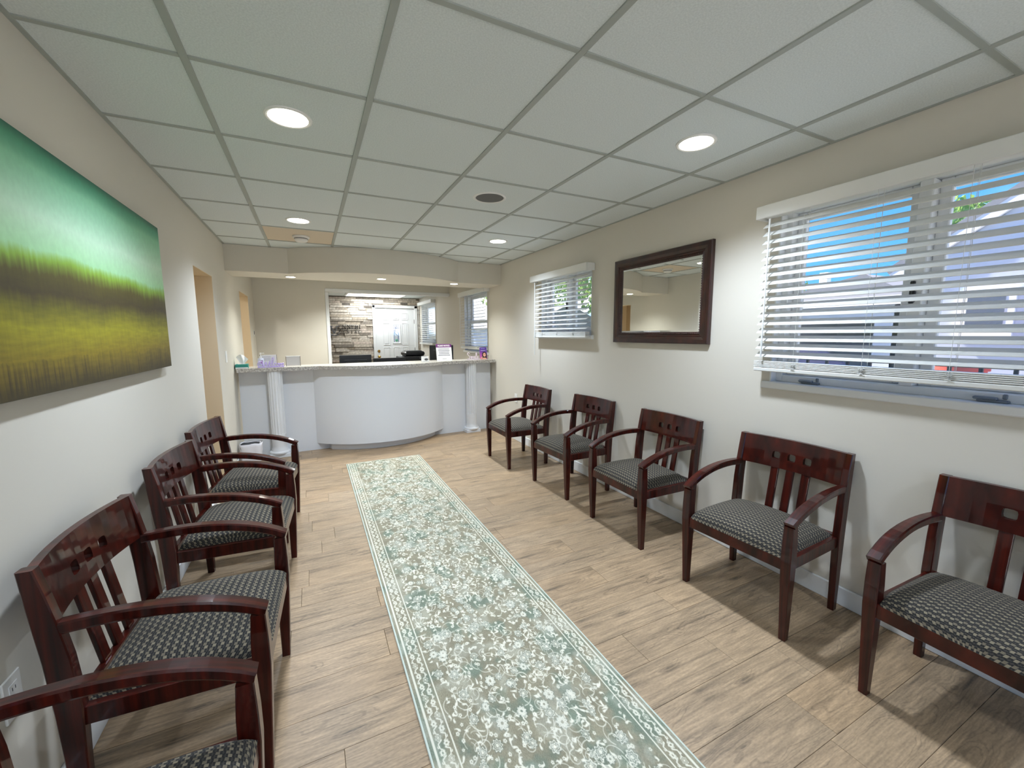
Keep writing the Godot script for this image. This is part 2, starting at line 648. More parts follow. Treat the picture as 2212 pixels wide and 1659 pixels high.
func make_materials() -> void:
	mat("wall_paint", rgb8(211, 206, 194), 0.75)
	mat("tan_paint", rgb8(216, 198, 166), 0.75)
	mat("white_trim", rgb8(226, 228, 228), 0.4)
	mat("counter_white", rgb8(226, 228, 230), 0.35)
	mat("tee_metal", rgb8(166, 172, 166), 0.5)
	mat("blind_white", rgb8(222, 223, 219), 0.45)
	mat("vinyl", rgb8(228, 230, 230), 0.4)
	mat("plastic_white", rgb8(232, 232, 228), 0.35)
	mat("black_plastic", rgb8(22, 22, 24), 0.35)
	mat("handle_grey", rgb8(120, 128, 136), 0.4)
	mat("dark_grey", rgb8(60, 61, 64), 0.45)
	mat("speaker_grey", rgb8(104, 104, 102), 0.8)
	mat("brass", rgb8(176, 140, 70), 0.3, 1.0)
	mat("bronze", rgb8(52, 44, 36), 0.35, 0.6)
	mat("subfloor", rgb8(90, 76, 62), 0.9)
	mat("plenum", rgb8(120, 120, 118), 0.9)
	mat("tile_tan", rgb8(214, 200, 178), 0.85)
	mat("paper", rgb8(236, 236, 234), 0.7)
	mat("purple_print", rgb8(98, 32, 102), 0.5)
	mat("grey_print", rgb8(96, 96, 110), 0.6)
	mat("lavender", rgb8(196, 178, 232), 0.5)
	mat("pale_pink", rgb8(222, 206, 220), 0.5)
	mat("teal_card", rgb8(46, 138, 126), 0.6)
	mat("bag_white", rgb8(224, 224, 230), 0.45)
	mat("sign_black", rgb8(20, 18, 18), 0.4)
	mat("emblem_grey", rgb8(96, 96, 98), 0.35, 0.4)
	mat("yard_turf", rgb8(92, 98, 84), 0.95)
	mat("concrete", rgb8(196, 196, 192), 0.9)
	mat("siding", rgb8(216, 222, 236), 0.6)
	mat("roof_shingle", rgb8(136, 138, 146), 0.9)
	mat("house_trim", rgb8(240, 242, 246), 0.5)
	mat("car_paint", rgb8(66, 58, 92), 0.3)
	mat("red_clay", rgb8(196, 84, 72), 0.7)
	mat("rail_black", rgb8(26, 28, 34), 0.5)
	mat("trunk", rgb8(84, 68, 54), 0.9)
	mat("tinted_glass", rgb8(96, 106, 122), 0.08)
	mat("desk_top", rgb8(188, 178, 164), 0.5)
	mat("gem_green", rgb8(96, 150, 128), 0.25)
	mat("lead", rgb8(70, 96, 140), 0.4)
	mat("acrylic_edge", rgb8(92, 84, 76), 0.2)
	mat("grey_paper", rgb8(196, 194, 192), 0.7)
	var lv := mat("leaf", rgb8(86, 132, 74), 0.6)
	lv.backlight_enabled = true
	lv.backlight = Color(0.5, 0.6, 0.3)
	var g := mat("glass", Color(0.85, 0.93, 0.95, 0.06), 0.0)
	g.transparency = BaseMaterial3D.TRANSPARENCY_ALPHA
	g = mat("clear_acrylic", Color(0.95, 0.97, 1.0, 0.12), 0.02)
	g.transparency = BaseMaterial3D.TRANSPARENCY_ALPHA
	g = mat("bottle_clear", Color(0.88, 0.90, 0.98, 0.45), 0.1)
	g.transparency = BaseMaterial3D.TRANSPARENCY_ALPHA
	mat("mirror_glass", Color(0.93, 0.94, 0.93), 0.0, 1.0)
	# mahogany stain, grain along the vertical and along the rails
	var gi := noise(6, 0.03, 4).get_seamless_image(256, 32)
	gi.resize(256, 256, Image.INTERPOLATE_CUBIC)
	var gt := tex(ramp_image(gi, rgb8(28, 6, 4), rgb8(84, 23, 12)))
	for q in [["mahogany", Vector3(5, 1.6, 5)], ["mahogany_rail", Vector3(1.6, 5, 5)]]:
		var m := mat(q[0], Color.WHITE, 0.34)
		m.albedo_texture = gt
		m.uv1_triplanar = true
		m.uv1_scale = q[1]
		m.clearcoat_enabled = true
		m.clearcoat = 0.6
		m.metallic_specular = 0.28
		m.clearcoat_roughness = 0.04
	var gi2 := noise(6, 0.03, 4).get_seamless_image(256, 32)
	gi2.resize(256, 256, Image.INTERPOLATE_CUBIC)
	var fm := mat("frame_wood", Color.WHITE, 0.35)
	fm.albedo_texture = tex(ramp_image(gi2, rgb8(26, 11, 8), rgb8(68, 28, 19)))
	fm.uv1_triplanar = true
	fm.uv1_scale = Vector3(5, 5, 1.5)
	fm.clearcoat_enabled = true
	fm.clearcoat = 0.4
	fm.clearcoat_roughness = 0.15
	var fab := mat("woven_fabric", Color.WHITE, 0.9)
	fab.albedo_texture = tex(fabric_image())
	fab.uv1_scale = Vector3(1.0 / 0.088, 1.0 / 0.088, 1)
	fab.rim_enabled = true
	fab.rim = 0.06
	var fl := mat("oak_floor", Color.WHITE, 0.42)
	fl.albedo_texture = tex(floor_image())
	var rg := mat("rug_print", Color.WHITE, 0.95)
	rg.albedo_texture = tex(rug_image())
	mat("rug_binding", rgb8(196, 204, 192), 0.95)
	var pa := mat("canvas_print", Color.WHITE, 0.6)
	pa.albedo_texture = tex(painting_image())
	mat("canvas_edge", rgb8(60, 58, 36), 0.7)
	var lf := mat("leaflet_print", Color.WHITE, 0.4)
	lf.albedo_texture = tex(leaflet_image())
	# laminate worktop, ceiling tile, stones
	var ci := noise(51, 0.05, 5).get_seamless_image(256, 256)
	var ct := mat("laminate_stone", Color.WHITE, 0.3)
	ct.albedo_texture = tex(ramp_image(ci, rgb8(126, 120, 112), rgb8(226, 222, 214)))
	ct.uv1_triplanar = true
	ct.uv1_scale = Vector3(3.2, 3.2, 3.2)
	var ti := noise(61, 0.16, 3).get_seamless_image(256, 256)
	var cm := mat("ceiling_tile", Color.WHITE, 0.9)
	cm.albedo_texture = tex(ramp_image(ti, rgb8(208, 216, 215), rgb8(229, 236, 235)))
	cm.uv1_triplanar = true
	cm.uv1_scale = Vector3(3, 3, 3)
	cm.heightmap_enabled = true
	cm.heightmap_texture = cm.albedo_texture
	cm.heightmap_scale = 0.06
	var si := noise(77, 0.02, 4).get_seamless_image(256, 128)
	var st := tex(ramp_image(si, rgb8(190, 188, 186), rgb8(255, 255, 255)))
	var sc := [rgb8(214, 203, 188), rgb8(227, 218, 205), rgb8(202, 189, 171), rgb8(186, 175, 160), rgb8(152, 143, 132), rgb8(222, 207, 194), rgb8(112, 106, 99)]
	for k in sc.size():
		var m := mat("stone_%d" % k, sc[k], 0.85)
		m.albedo_texture = st
		m.uv1_triplanar = true
		m.uv1_scale = Vector3(3, 6, 3)
		m.heightmap_enabled = true
		m.heightmap_texture = st
		m.heightmap_scale = 0.5
	for q in [["lamp_lens", 18.0], ["panel_lens", 2.6]]:
		var e := mat(q[0], Color.WHITE, 0.4)
		e.emission_enabled = true
		e.emission = Color(1.0, 0.97, 0.91)
		e.emission_energy_multiplier = q[1]


# ---------------------------------------------------------------- the setting

func wall_with_holes(g: Geo, x0: float, x1: float, d0: float, d1: float, y0: float, y1: float, holes: Array) -> void:
	# a wall along the depth, from x0 to x1 thick, with holes [da, db, ya, yb] in order of depth
	var at := d0
	for h in holes:
		g.span(x0, x1, y0, y1, at, h[0])
		if h[2] > y0:
			g.span(x0, x1, y0, h[2], h[0], h[1])
		if h[3] < y1:
			g.span(x0, x1, h[3], y1, h[0], h[1])
		at = h[1]
	g.span(x0, x1, y0, y1, at, d1)


func arc(cx: float, cd: float, r: float, x0: float, x1: float, k := 28) -> PackedVector2Array:
	# points (x, depth) of the near side of a circle
	var out := PackedVector2Array()
	for i in k + 1:
		var x := lerpf(x0, x1, float(i) / k)
		out.append(Vector2(x, cd - sqrt(maxf(r * r - (x - cx) * (x - cx), 0.0))))
	return out


func plan(g: Geo, poly: PackedVector2Array, y0: float, y1: float) -> void:
	# extrudes a plan of (x, depth) points upwards
	g.x = Transform3D(Basis(Vector3(1, 0, 0), Vector3(0, 0, -1), Vector3(0, 1, 0)), Vector3(0, (y0 + y1) / 2, 0))
	g.extrude(poly, y1 - y0)
	g.x = Transform3D()


const W1 := [0.30, 1.50, 1.13, 2.12]
const W2 := [3.23, 4.18, 1.40, 2.06]
const W3 := [5.80, 6.82, 1.14, 2.09]
const W4 := [8.66, 9.82, 1.22, 2.10]
const D1 := [3.92, 4.60, 0.0, 1.942]
const D2 := [6.21, 7.03, 0.0, 1.965]
const FRONT := -1.9
const BACK := 7.65
const FAR := 10.06


func build_shell() -> void:
	var g := Geo.new()
	# floor: boards laid across the room
	var fl := struct("floor", "pale oak plank floor laid across the waiting room", "floor")
	g.span(XL - 0.14, XR + 0.16, -0.12, -0.012, FRONT - 0.15, FAR + 0.15)
	part(fl, "subfloor", g.mesh(), M.subfloor)
	rng.seed = 23
	var full := {}
	var pitch := 0.18
	var row := 0
	var d := 1.021 - pitch * 16
	while d < BACK + 0.1:
		var x := XL - rng.randf_range(0.05, 1.1)
		if absf(d - 0.841) < 0.02:
			x = 1.812 - 1.22 * 3
		if absf(d - 1.021) < 0.02:
			x = 1.58 - 1.22 * 2
		while x < XR:
			var a := maxf(x, XL)
			var b := minf(x + 1.22, XR)
			if b - a > 0.01:
				var vr := rng.randi() % 8
				var key := [vr, roundf((a - x) * 1000), roundf((b - x) * 1000)]
				if not full.has(key):
					var q := Geo.new()
					q.box(Vector3((a + b) / 2 - a, -0.006, 0), Vector3(b - a - 0.0014, 0.012, pitch - 0.0014), 0.0009)
					for i in q.v.size():
						q.t[i] = Vector2((q.v[i].x + a - x) / 1.22, (vr + clampf(0.5 - q.v[i].z / pitch, 0.02, 0.98)) / 8.0)
					full[key] = q.mesh()
				part(fl, "plank", full[key], M.oak_floor, D(a, 0, d + pitch / 2))
			x += 1.22
		d += pitch
		row += 1
	# ceiling: lay-in tiles in a tee grid
	var ce := struct("ceiling", "suspended ceiling of white lay-in tiles in a pale grid", "ceiling")
	g = Geo.new()
	g.span(XL - 0.14, XR + 0.16, H + 0.05, H + 0.12, FRONT - 0.15, BACK + 0.1)
	part(ce, "deck", g.mesh(), M.plenum)
	var rowsd := []
	for j in range(-6, 6):
		rowsd.append(1.869 + 0.6087 * j)
	var xs := [XL] + LX + [XR]
	var ds := [FRONT] + rowsd + [5.5, 6.1, 6.7, 7.3, BACK]
	var tm := {}
	for i in xs.size() - 1:
		for j in ds.size() - 1:
			var sx: float = xs[i + 1] - xs[i] - 0.008
			var sd: float = ds[j + 1] - ds[j] - 0.008
			var key := "%.3f %.3f" % [sx, sd]
			if not tm.has(key):
				var q := Geo.new()
				q.box(Vector3.ZERO, Vector3(sx, 0.016, sd), 0.002)
				tm[key] = q.mesh()
			var tan_one: bool = i == 1 and absf(ds[j] - (1.869 + 0.6087 * 4)) < 0.01
			var o := part(ce, "ceiling_tile", tm[key], M.tile_tan if tan_one else M.ceiling_tile, D((xs[i] + xs[i + 1]) / 2, H + 0.013, (ds[j] + ds[j + 1]) / 2))
			if tan_one:
				o.set_meta("label", "tan discoloured tile around the smoke detector")
	for x in LX:
		bpart(ce, "main_tee", D(x, H + 0.003, (FRONT + BACK) / 2), Vector3(0.025, 0.007, BACK - FRONT), M.tee_metal, 0.001)
	for j in range(1, ds.size() - 1):
		for i in xs.size() - 1:
			var sx: float = xs[i + 1] - xs[i] - 0.026
			bpart(ce, "cross_tee", D((xs[i] + xs[i + 1]) / 2, H + 0.0035, ds[j]), Vector3(sx, 0.006, 0.022), M.tee_metal, 0.001)
	for q in [XL + 0.008, XR - 0.008]:
		bpart(ce, "wall_angle", D(q, H + 0.003, (FRONT + BACK) / 2), Vector3(0.016, 0.006, BACK - FRONT), M.tee_metal)
	# walls
	var wr := struct("wall_right", "greige painted wall with four windows", "wall")
	g = Geo.new()
	wall_with_holes(g, XR, XR + 0.16, FRONT - 0.15, FAR + 0.15, -0.1, H + 0.12, [W1, W2, W3, W4])
	part(wr, "wall_face", g.mesh(), M.wall_paint)
	var wl := struct("wall_left", "greige painted wall with two open doorways", "wall")
	g = Geo.new()
	wall_with_holes(g, XL - 0.14, XL, FRONT - 0.15, FAR + 0.15, -0.1, H + 0.12, [D1, D2])
	part(wl, "wall_face", g.mesh(), M.wall_paint)
	for q in [D1, D2]:
		g = Geo.new()
		g.span(XL - 0.142, XL - 0.002, 0, q[3], q[1] - 0.004, q[1] + 0.004)
		g.span(XL - 0.142, XL - 0.002, 0, q[3], q[0] - 0.004, q[0] + 0.004)
		g.span(XL - 0.142, XL - 0.002, q[3] - 0.004, q[3] + 0.004, q[0], q[1])
		part(wl, "door_reveal", g.mesh(), M.tan_paint)
	var hall := struct("wall_hall", "tan painted hallway seen through the doorways", "wall")
	g = Geo.new()
	g.span(XL - 1.5, XL - 1.36, -0.1, 2.5, 3.2, 8.0)
	g.span(XL - 1.36, XL - 0.141, -0.1, 2.5, 3.2, 3.34)
	g.span(XL - 1.36, XL - 0.141, -0.1, 2.5, 7.86, 8.0)
	g.span(XL - 1.5, XL - 0.141, 2.36, 2.5, 3.2, 8.0)
	part(hall, "hall_wall", g.mesh(), M.tan_paint)
	g = Geo.new()
	g.span(XL - 1.36, XL - 0.141, -0.1, 0, 3.34, 7.86)
	part(hall, "hall_floor", g.mesh(), M.subfloor)
	var wb := struct("wall_back", "greige partition with a wide white-trimmed opening", "wall")
	g = Geo.new()
	g.span(XL, 0.318, 0, H, BACK, BACK + 0.1)
	g.span(0.318, XR, 2.13, H + 0.12, BACK, BACK + 0.1)
	part(wb, "wall_face", g.mesh(), M.wall_paint)
	var tr := struct("trim_1", "white mitred casing around the office opening", "trim")
	bpart(tr, "casing", D(0.294, 1.06, BACK - 0.008), Vector3(0.05, 2.12, 0.018), M.white_trim, 0.004)
	bpart(tr, "casing", D((0.27 + XR) / 2, 2.153, BACK - 0.008), Vector3(XR - 0.27, 0.056, 0.018), M.white_trim, 0.004)
	bpart(tr, "jamb", D(0.32, 1.06, BACK + 0.05), Vector3(0.006, 2.12, 0.1), M.white_trim)
	bpart(tr, "jamb", D((0.32 + XR) / 2, 2.128, BACK + 0.05), Vector3(XR - 0.32, 0.006, 0.1), M.white_trim)
	# office behind the partition
	var of := struct("wall_office", "painted side walls and ceiling of the back office", "wall")
	g = Geo.new()
	g.span(XL, XL + 0.02, 0, H, BACK + 0.1, FAR)
	part(of, "wall_face", g.mesh(), M.wall_paint)
	g = Geo.new()
	g.span(XL, XR, 2.27, H + 0.12, BACK + 0.1, FAR)
	part(of, "office_ceiling", g.mesh(), M.ceiling_tile)
	for q in [0.74, 1.35, 1.96]:
		bpart(of, "main_tee", D(q, 2.268, (BACK + FAR) / 2 + 0.05), Vector3(0.024, 0.005, FAR - BACK - 0.1), M.tee_metal)
	for q in [8.56, 9.17]:
		bpart(of, "cross_tee", D((XL + XR) / 2, 2.268, q), Vector3(XR - XL, 0.004, 0.024), M.tee_metal)
	g = Geo.new()
	g.span(XL, XR, -0.012, 0, BACK + 0.15, FAR)
	part(of, "office_floor", g.mesh(), M.desk_top)
	# ledger stone wall with the entrance door
	var wf := struct("wall_far", "stacked ledger stone wall behind the reception", "wall")
	g = Geo.new()
	g.span(XL, 1.387, -0.1, H + 0.12, FAR, FAR + 0.15)
	g.span(2.294, XR, -0.1, H + 0.12, FAR, FAR + 0.15)
	g.span(1.387, 2.294, 2.03, H + 0.12, FAR, FAR + 0.15)
	part(wf, "backing", g.mesh(), M.stone_3)
	rng.seed = 88
	var y := 0.80
	var sm := {}
	while y < 2.265:
		var h := minf([0.042, 0.055, 0.066, 0.05][rng.randi() % 4], 2.268 - y)
		var x := 0.22 - rng.randf() * 0.25
		while x < XR - 0.01:
			var w: float = [0.16, 0.24, 0.32, 0.4, 0.28][rng.randi() % 5]
			var a := maxf(x, 0.22)
			var b := minf(x + w, XR - 0.004)
			var segs := [[a, b]]
			if y < 2.09:
				segs = []
				if a < 1.325:
					segs.append([a, minf(b, 1.325)])
				if b > 2.366:
					segs.append([maxf(a, 2.366), b])
			for s in segs:
				if s[1] - s[0] < 0.015:
					continue
				var dp: float = [0.018, 0.026, 0.034, 0.044, 0.03][rng.randi() % 5]
				var key := "%.2f %.3f %.3f" % [s[1] - s[0], h, dp]
				if not sm.has(key):
					var q := Geo.new()
					q.box(Vector3.ZERO, Vector3(snappedf(s[1] - s[0], 0.01) - 0.003, h - 0.003, dp), 0.004)
					sm[key] = q.mesh()
				var pick := rng.randi() % 16
				var k: int = [0, 0, 1, 1, 1, 2, 2, 3, 0, 5, 5, 0, 1, 4, 1, 6 if y > 2.0 else 4][pick]
				part(wf, "stone", sm[key], M["stone_%d" % k], D((s[0] + s[1]) / 2, y + h / 2, FAR - dp / 2))
			x += w
		y += h
	# unseen wall behind the camera, its wide glazing placed to let cool daylight in
	var wn := struct("wall_front", "unseen greige wall with a wide glazed opening for daylight", "wall")
	g = Geo.new()
	g.span(XL, -0.65, -0.1, H + 0.12, FRONT - 0.15, FRONT)
	g.span(2.32, XR, -0.1, H + 0.12, FRONT - 0.15, FRONT)
	g.span(-0.65, 2.32, 2.22, H + 0.12, FRONT - 0.15, FRONT)
	part(wn, "wall_face", g.mesh(), M.wall_paint)
	var w5 := struct("window_5", "unseen glazed street entrance with white frame, letting daylight into the room", "window")  # out of view; glazing sized for the daylight it lets in
	for x in [-0.62, 0.35, 1.32, 2.29]:
		bpart(w5, "frame", D(x, 1.11, FRONT - 0.08), Vector3(0.06, 2.22, 0.08), M.vinyl)
	for yy in [0.04, 2.19]:
		bpart(w5, "frame", D(0.835, yy, FRONT - 0.08), Vector3(2.85, 0.06, 0.07), M.vinyl)
	for x in [-0.135, 0.835, 1.805]:
		bpart(w5, "pane", D(x, 1.11, FRONT - 0.08), Vector3(0.91, 2.09, 0.004), M.glass)
	# dropped soffit that bows out over the counter
	var so := struct("soffit", "painted soffit bowing out over the reception counter", "soffit")
	var poly := PackedVector2Array([Vector2(XL, 5.30)])
	poly.append_array(arc(0.82, 6.325, 1.425, -0.17, 1.81))
	poly.append_array(PackedVector2Array([Vector2(XR, 5.30), Vector2(XR, 5.80), Vector2(XL, 5.80)]))
	g = Geo.new()
	plan(g, poly, 2.09, H + 0.002)
	part(so, "soffit_face", g.mesh(), M.wall_paint)
	# baseboards
	var bl := struct("baseboard_left", "white baseboard along the left wall", "baseboard")
	for s in [[FRONT, 3.92], [4.6, 5.45], [5.8, 6.21], [7.03, BACK]]:
		bpart(bl, "baseboard", D(XL + 0.007, 0.05, (s[0] + s[1]) / 2), Vector3(0.014, 0.10, s[1] - s[0]), M.white_trim, 0.004)
	var br := struct("baseboard_right", "white baseboard along the right wall", "baseboard")
	bpart(br, "baseboard", D(XR - 0.007, 0.05, (FRONT + 5.5) / 2), Vector3(0.014, 0.10, 5.5 - FRONT), M.white_trim, 0.004)


func build_windows() -> void:
	var info := [["window_1", W1, "wide casement window with white frame beside the mirror", "casement"], ["window_2", W2, "small white casement window between mirror and counter", "casement"], ["window_3", W3, "double-hung window behind the counter's right end", "hung"], ["window_4", W4, "double-hung window beside the white entrance door", "hung"]]
	for q in info:
		var o := struct(q[0], q[2], "window")
		var w: Array = q[1]
		var cd: float = (w[0] + w[1]) / 2
		var ld: float = w[1] - w[0]
		var cy: float = (w[2] + w[3]) / 2
		var hy: float = w[3] - w[2]
		var xo := XR + 0.10
		for s in [w[0] + 0.02, w[1] - 0.02]:
			bpart(o, "window_frame", D(xo, cy, s), Vector3(0.10, hy, 0.04), M.vinyl, 0.004)
		for s in [w[2] + 0.02, w[3] - 0.02]:
			bpart(o, "window_frame", D(xo, s, cd), Vector3(0.10, 0.04, ld - 0.08), M.vinyl, 0.004)
		bpart(o, "sill", D(XR + 0.028, w[2] - 0.018, cd), Vector3(0.10, 0.040, ld + 0.08), M.white_trim, 0.005)
		bpart(o, "window_liner", D(XR + 0.03, cy, w[0] + 0.004), Vector3(0.06, hy, 0.008), M.white_trim)
		bpart(o, "window_liner", D(XR + 0.03, cy, w[1] - 0.004), Vector3(0.06, hy, 0.008), M.white_trim)
		bpart(o, "window_liner", D(XR + 0.03, w[3] - 0.004, cd), Vector3(0.06, 0.008, ld), M.white_trim)
		var panes := []
		if q[3] == "casement":
			bpart(o, "mullion", D(xo - 0.01, cy, cd), Vector3(0.09, hy - 0.08, 0.05), M.vinyl, 0.004)
			panes = [[w[0] + 0.04, cd - 0.025, w[2] + 0.04, w[3] - 0.04], [cd + 0.025, w[1] - 0.04, w[2] + 0.04, w[3] - 0.04]]
		else:
			panes = [[w[0] + 0.04, w[1] - 0.04, w[2] + 0.04, cy + 0.02], [w[0] + 0.04, w[1] - 0.04, cy - 0.02, w[3] - 0.04]]
		for k in panes.size():
			var p: Array = panes[k]
			var xs := xo + (0.012 if q[3] == "casement" else (0.0 if k == 0 else 0.03))
			var pd: float = (p[0] + p[1]) / 2
			var py: float = (p[2] + p[3]) / 2
			var sash := Node3D.new()
			sash.name = "sash"
			o.add_child(sash, true)
			sash.position = D(xs, py, pd)
			for s in [-1.0, 1.0]:
				bpart(sash, "sash_rail", Vector3(0, 0, s * ((p[1] - p[0]) / 2 - 0.022)), Vector3(0.03, p[3] - p[2], 0.044), M.vinyl, 0.004)
				bpart(sash, "sash_rail", Vector3(0, s * ((p[3] - p[2]) / 2 - 0.022), 0), Vector3(0.03, 0.044, p[1] - p[0] - 0.088), M.vinyl, 0.004)
			bpart(sash, "pane", Vector3(0.004, 0, 0), Vector3(0.004, p[3] - p[2] - 0.08, p[1] - p[0] - 0.08), M.glass)
		if q[3] == "casement":
			for s in ([w[1] - 0.20, w[0] + 0.32] if q[0] == "window_1" else []):
				var cr := Geo.new()
				cr.box(Vector3(0, 0.006, 0), Vector3(0.03, 0.012, 0.09), 0.004)
				cr.box(Vector3(-0.012, 0.016, -0.02), Vector3(0.02, 0.012, 0.07), 0.004)
				cr.box(Vector3(0.004, 0.026, 0.03), Vector3(0.012, 0.02, 0.014), 0.003)
				part(o, "crank_handle", cr.mesh(), M.handle_grey, D(XR + 0.045, w[2] + 0.002, s))
			var lk := Geo.new()
			lk.box(Vector3.ZERO, Vector3(0.015, 0.10, 0.018), 0.003)
			lk.box(Vector3(-0.012, -0.02, 0.01), Vector3(0.014, 0.05, 0.014), 0.003)
			part(o, "sash_lock", lk.mesh(), M.black_plastic, D(xo - 0.058, cy - 0.03, cd + 0.01))


func build_blind(label: String, d0: float, d1: float, ytop: float, yrail: float, xo: float, cords: Array, stack: int, val: Array, tilt: float) -> void:
	# d0 is the near end, d1 the far end
	var o := thing("window_blind", label, "blind", D(XR - 0.055, yrail, (d0 + d1) / 2), 0.0, "white slatted blinds on the right wall")
	var cd := (d0 + d1) / 2
	var ld := d1 - d0
	var g := Geo.new()
	var vl: float = val[1] - val[0]
	var vo: float = cd - (val[0] + val[1]) / 2
	var vh := 0.070
	g.box(Vector3(-0.040, 0, 0), Vector3(0.012, vh, vl), 0.003)
	g.box(Vector3(0.0105, 0, vl / 2 - 0.006), Vector3(0.088, vh, 0.012), 0.002)
	g.box(Vector3(0.0105, 0, -vl / 2 + 0.006), Vector3(0.088, vh, 0.012), 0.002)
	part(o, "valance", g.mesh(), M.blind_white, Vector3(0, ytop - yrail + vh / 2, vo))
	bpart(o, "head_rail", Vector3(0.006, ytop - yrail + 0.03, 0), Vector3(0.055, 0.045, ld - 0.01), M.blind_white)
	g = Geo.new()
	# slats lean towards the room
	g.x = Transform3D(Basis(Vector3(0, 0, 1), deg_to_rad(tilt)), Vector3.ZERO)
	g.box(Vector3.ZERO, Vector3(0.050, 0.0032, ld), 0.001)
	var sl := g.mesh()
	g = Geo.new()
	g.box(Vector3.ZERO, Vector3(0.050, 0.0055, ld), 0.0018)
	var flat := g.mesh()
	var y0 := 0.024 + 0.0075 * stack + 0.035
	var n := int(round((ytop - yrail - 0.035 - y0) / 0.0455)) + 1
	for i in n:
		part(o, "slat", sl, M.blind_white, Vector3(0, y0 + i * (ytop - yrail - 0.035 - y0) / (n - 1), 0))
	for i in stack:
		part(o, "slat", flat, M.blind_white, Vector3(0, 0.026 + 0.0075 * i, 0))
	bpart(o, "bottom_rail", Vector3(0, 0.010, 0), Vector3(0.052, 0.022, ld), M.blind_white, 0.004)
	for c in cords:
		g = Geo.new()
		for sx in [-0.026, 0.026]:
			g.tube([Vector3(sx, 0.02, cd - c), Vector3(sx, ytop - yrail + 0.01, cd - c)], 0.0009, 4)
		g.tube([Vector3(0.0, 0.02, cd - c + 0.012), Vector3(0.0, ytop - yrail + 0.01, cd - c + 0.012)], 0.0011, 4)
		# the slack ladder string bunches up on the stacked slats
		for k in 3:
			var pts := []
			for a in 9:
				pts.append(Vector3(-0.029 - 0.003 * sin(a * 1.3 + k), 0.022 + 0.006 * a * stack / 8.0, cd - c + 0.012 * sin(a * 2.1 + k * 2.0)))
			g.tube(pts, 0.0011, 4)
		part(o, "ladder_cord", g.mesh(), M.blind_white)
	g = Geo.new()
	var wz := cd - d1 + 0.05
	g.tube([Vector3(-0.042, ytop - yrail - 0.01, wz), Vector3(-0.042, xo, wz)], 0.005, 8)
	part(o, "tilt_wand", g.mesh(), M.blind_white)


func build_lights() -> void:
	var cool := Color(0.875, 0.93, 1.0)
	var warm := Color(0.97, 0.985, 0.97)
	var spots := [[-0.03, 2.173, "round ceiling downlight nearest the painting"], [-0.03, 4.0, "round ceiling downlight beside the smoke detector"], [1.80, 1.565, "round ceiling downlight nearest the wide window"], [1.80, 4.0, "round ceiling downlight at the small window"], [-0.03, -0.26, "unseen round ceiling downlight at the entrance end, lighting the painting side"], [1.80, -0.87, "unseen round ceiling downlight at the entrance end, lighting the window side"], [0.58, 6.75, "unseen round ceiling downlight behind the soffit, lighting the back wall"]]  # last three are out of view, placed to light the near room and back wall
	var ring := Geo.new()
	ring.lathe(Vector3.ZERO, [Vector2(0.078, 0.006), Vector2(0.080, -0.004), Vector2(0.088, -0.006), Vector2(0.095, -0.003), Vector2(0.098, 0.006)], 40)
	var lens := Geo.new()
	lens.lathe(Vector3.ZERO, [Vector2(0.079, 0.004), Vector2(0.079, -0.002), Vector2(0.05, -0.0035), Vector2(0.0001, -0.004)], 40)
	var rm := ring.mesh()
	var lm := lens.mesh()
	for s in spots:
		var o := thing("ceiling_downlight", s[2], "light", D(s[0], H + 0.004, s[1]), 0.0, "recessed downlights in the tiled ceiling")
		part(o, "trim_ring", rm, M.plastic_white)
		part(o, "lamp_lens", lm, M.lamp_lens)
		spot_down(o, Vector3(0, -0.012, 0), 0.065, LAMP * (1.75 if s[1] > 6.0 else 1.0), warm if s[1] > 6.0 else cool)  # the unseen staff-side lamp is stronger, to brighten the back wall
	var so := [[-0.16, 5.57, "leftmost small downlight under the curved soffit"], [0.83, 5.32, "middle small downlight under the curved soffit"], [1.79, 5.43, "rightmost small downlight under the curved soffit"]]
	for s in so:
		var o := thing("soffit_downlight", s[2], "light", D(s[0], 2.088, s[1]), 0.0, "small downlights under the soffit")
		var a := part(o, "trim_ring", rm, M.plastic_white)
		a.scale = Vector3(0.62, 0.62, 0.62)
		a = part(o, "lamp_lens", lm, M.lamp_lens)
		a.scale = Vector3(0.62, 0.62, 0.62)
		spot_down(o, Vector3(0, -0.010, 0), 0.04, LAMP * 0.42, warm)
	var pl := thing("panel_light", "bright rectangular ceiling panel light in the back office", "light", D(1.35, 2.268, 9.58))
	bpart(pl, "frame", Vector3(0, 0.0, 0), Vector3(1.24, 0.012, 0.72), M.white_trim, 0.003)
	bpart(pl, "lamp_lens", Vector3(0, -0.006, 0), Vector3(1.16, 0.006, 0.64), M.panel_lens)
	light_down(pl, Vector3(0, -0.012, 0), Vector2(1.1, 0.6), LAMP * 0.5, Color(0.95, 0.98, 1.0))
	var hl := thing("unseen_hall_light", "unseen ceiling light that brightens the tan hallway", "light", D(XL - 0.75, 2.355, 5.4))  # lamp is out of view, placed to light the hallway walls
	var hr := part(hl, "trim_ring", rm, M.plastic_white)
	hr.scale = Vector3(1.5, 1, 1.5)
	hr = part(hl, "lamp_lens", lm, M.lamp_lens)
	hr.scale = Vector3(1.5, 1, 1.5)
	light_down(hl, Vector3(0, -0.008, 0), Vector2(0.16, 0.16), LAMP * 0.55, Color(1, 0.97, 0.92))


# ---------------------------------------------------------------- furniture

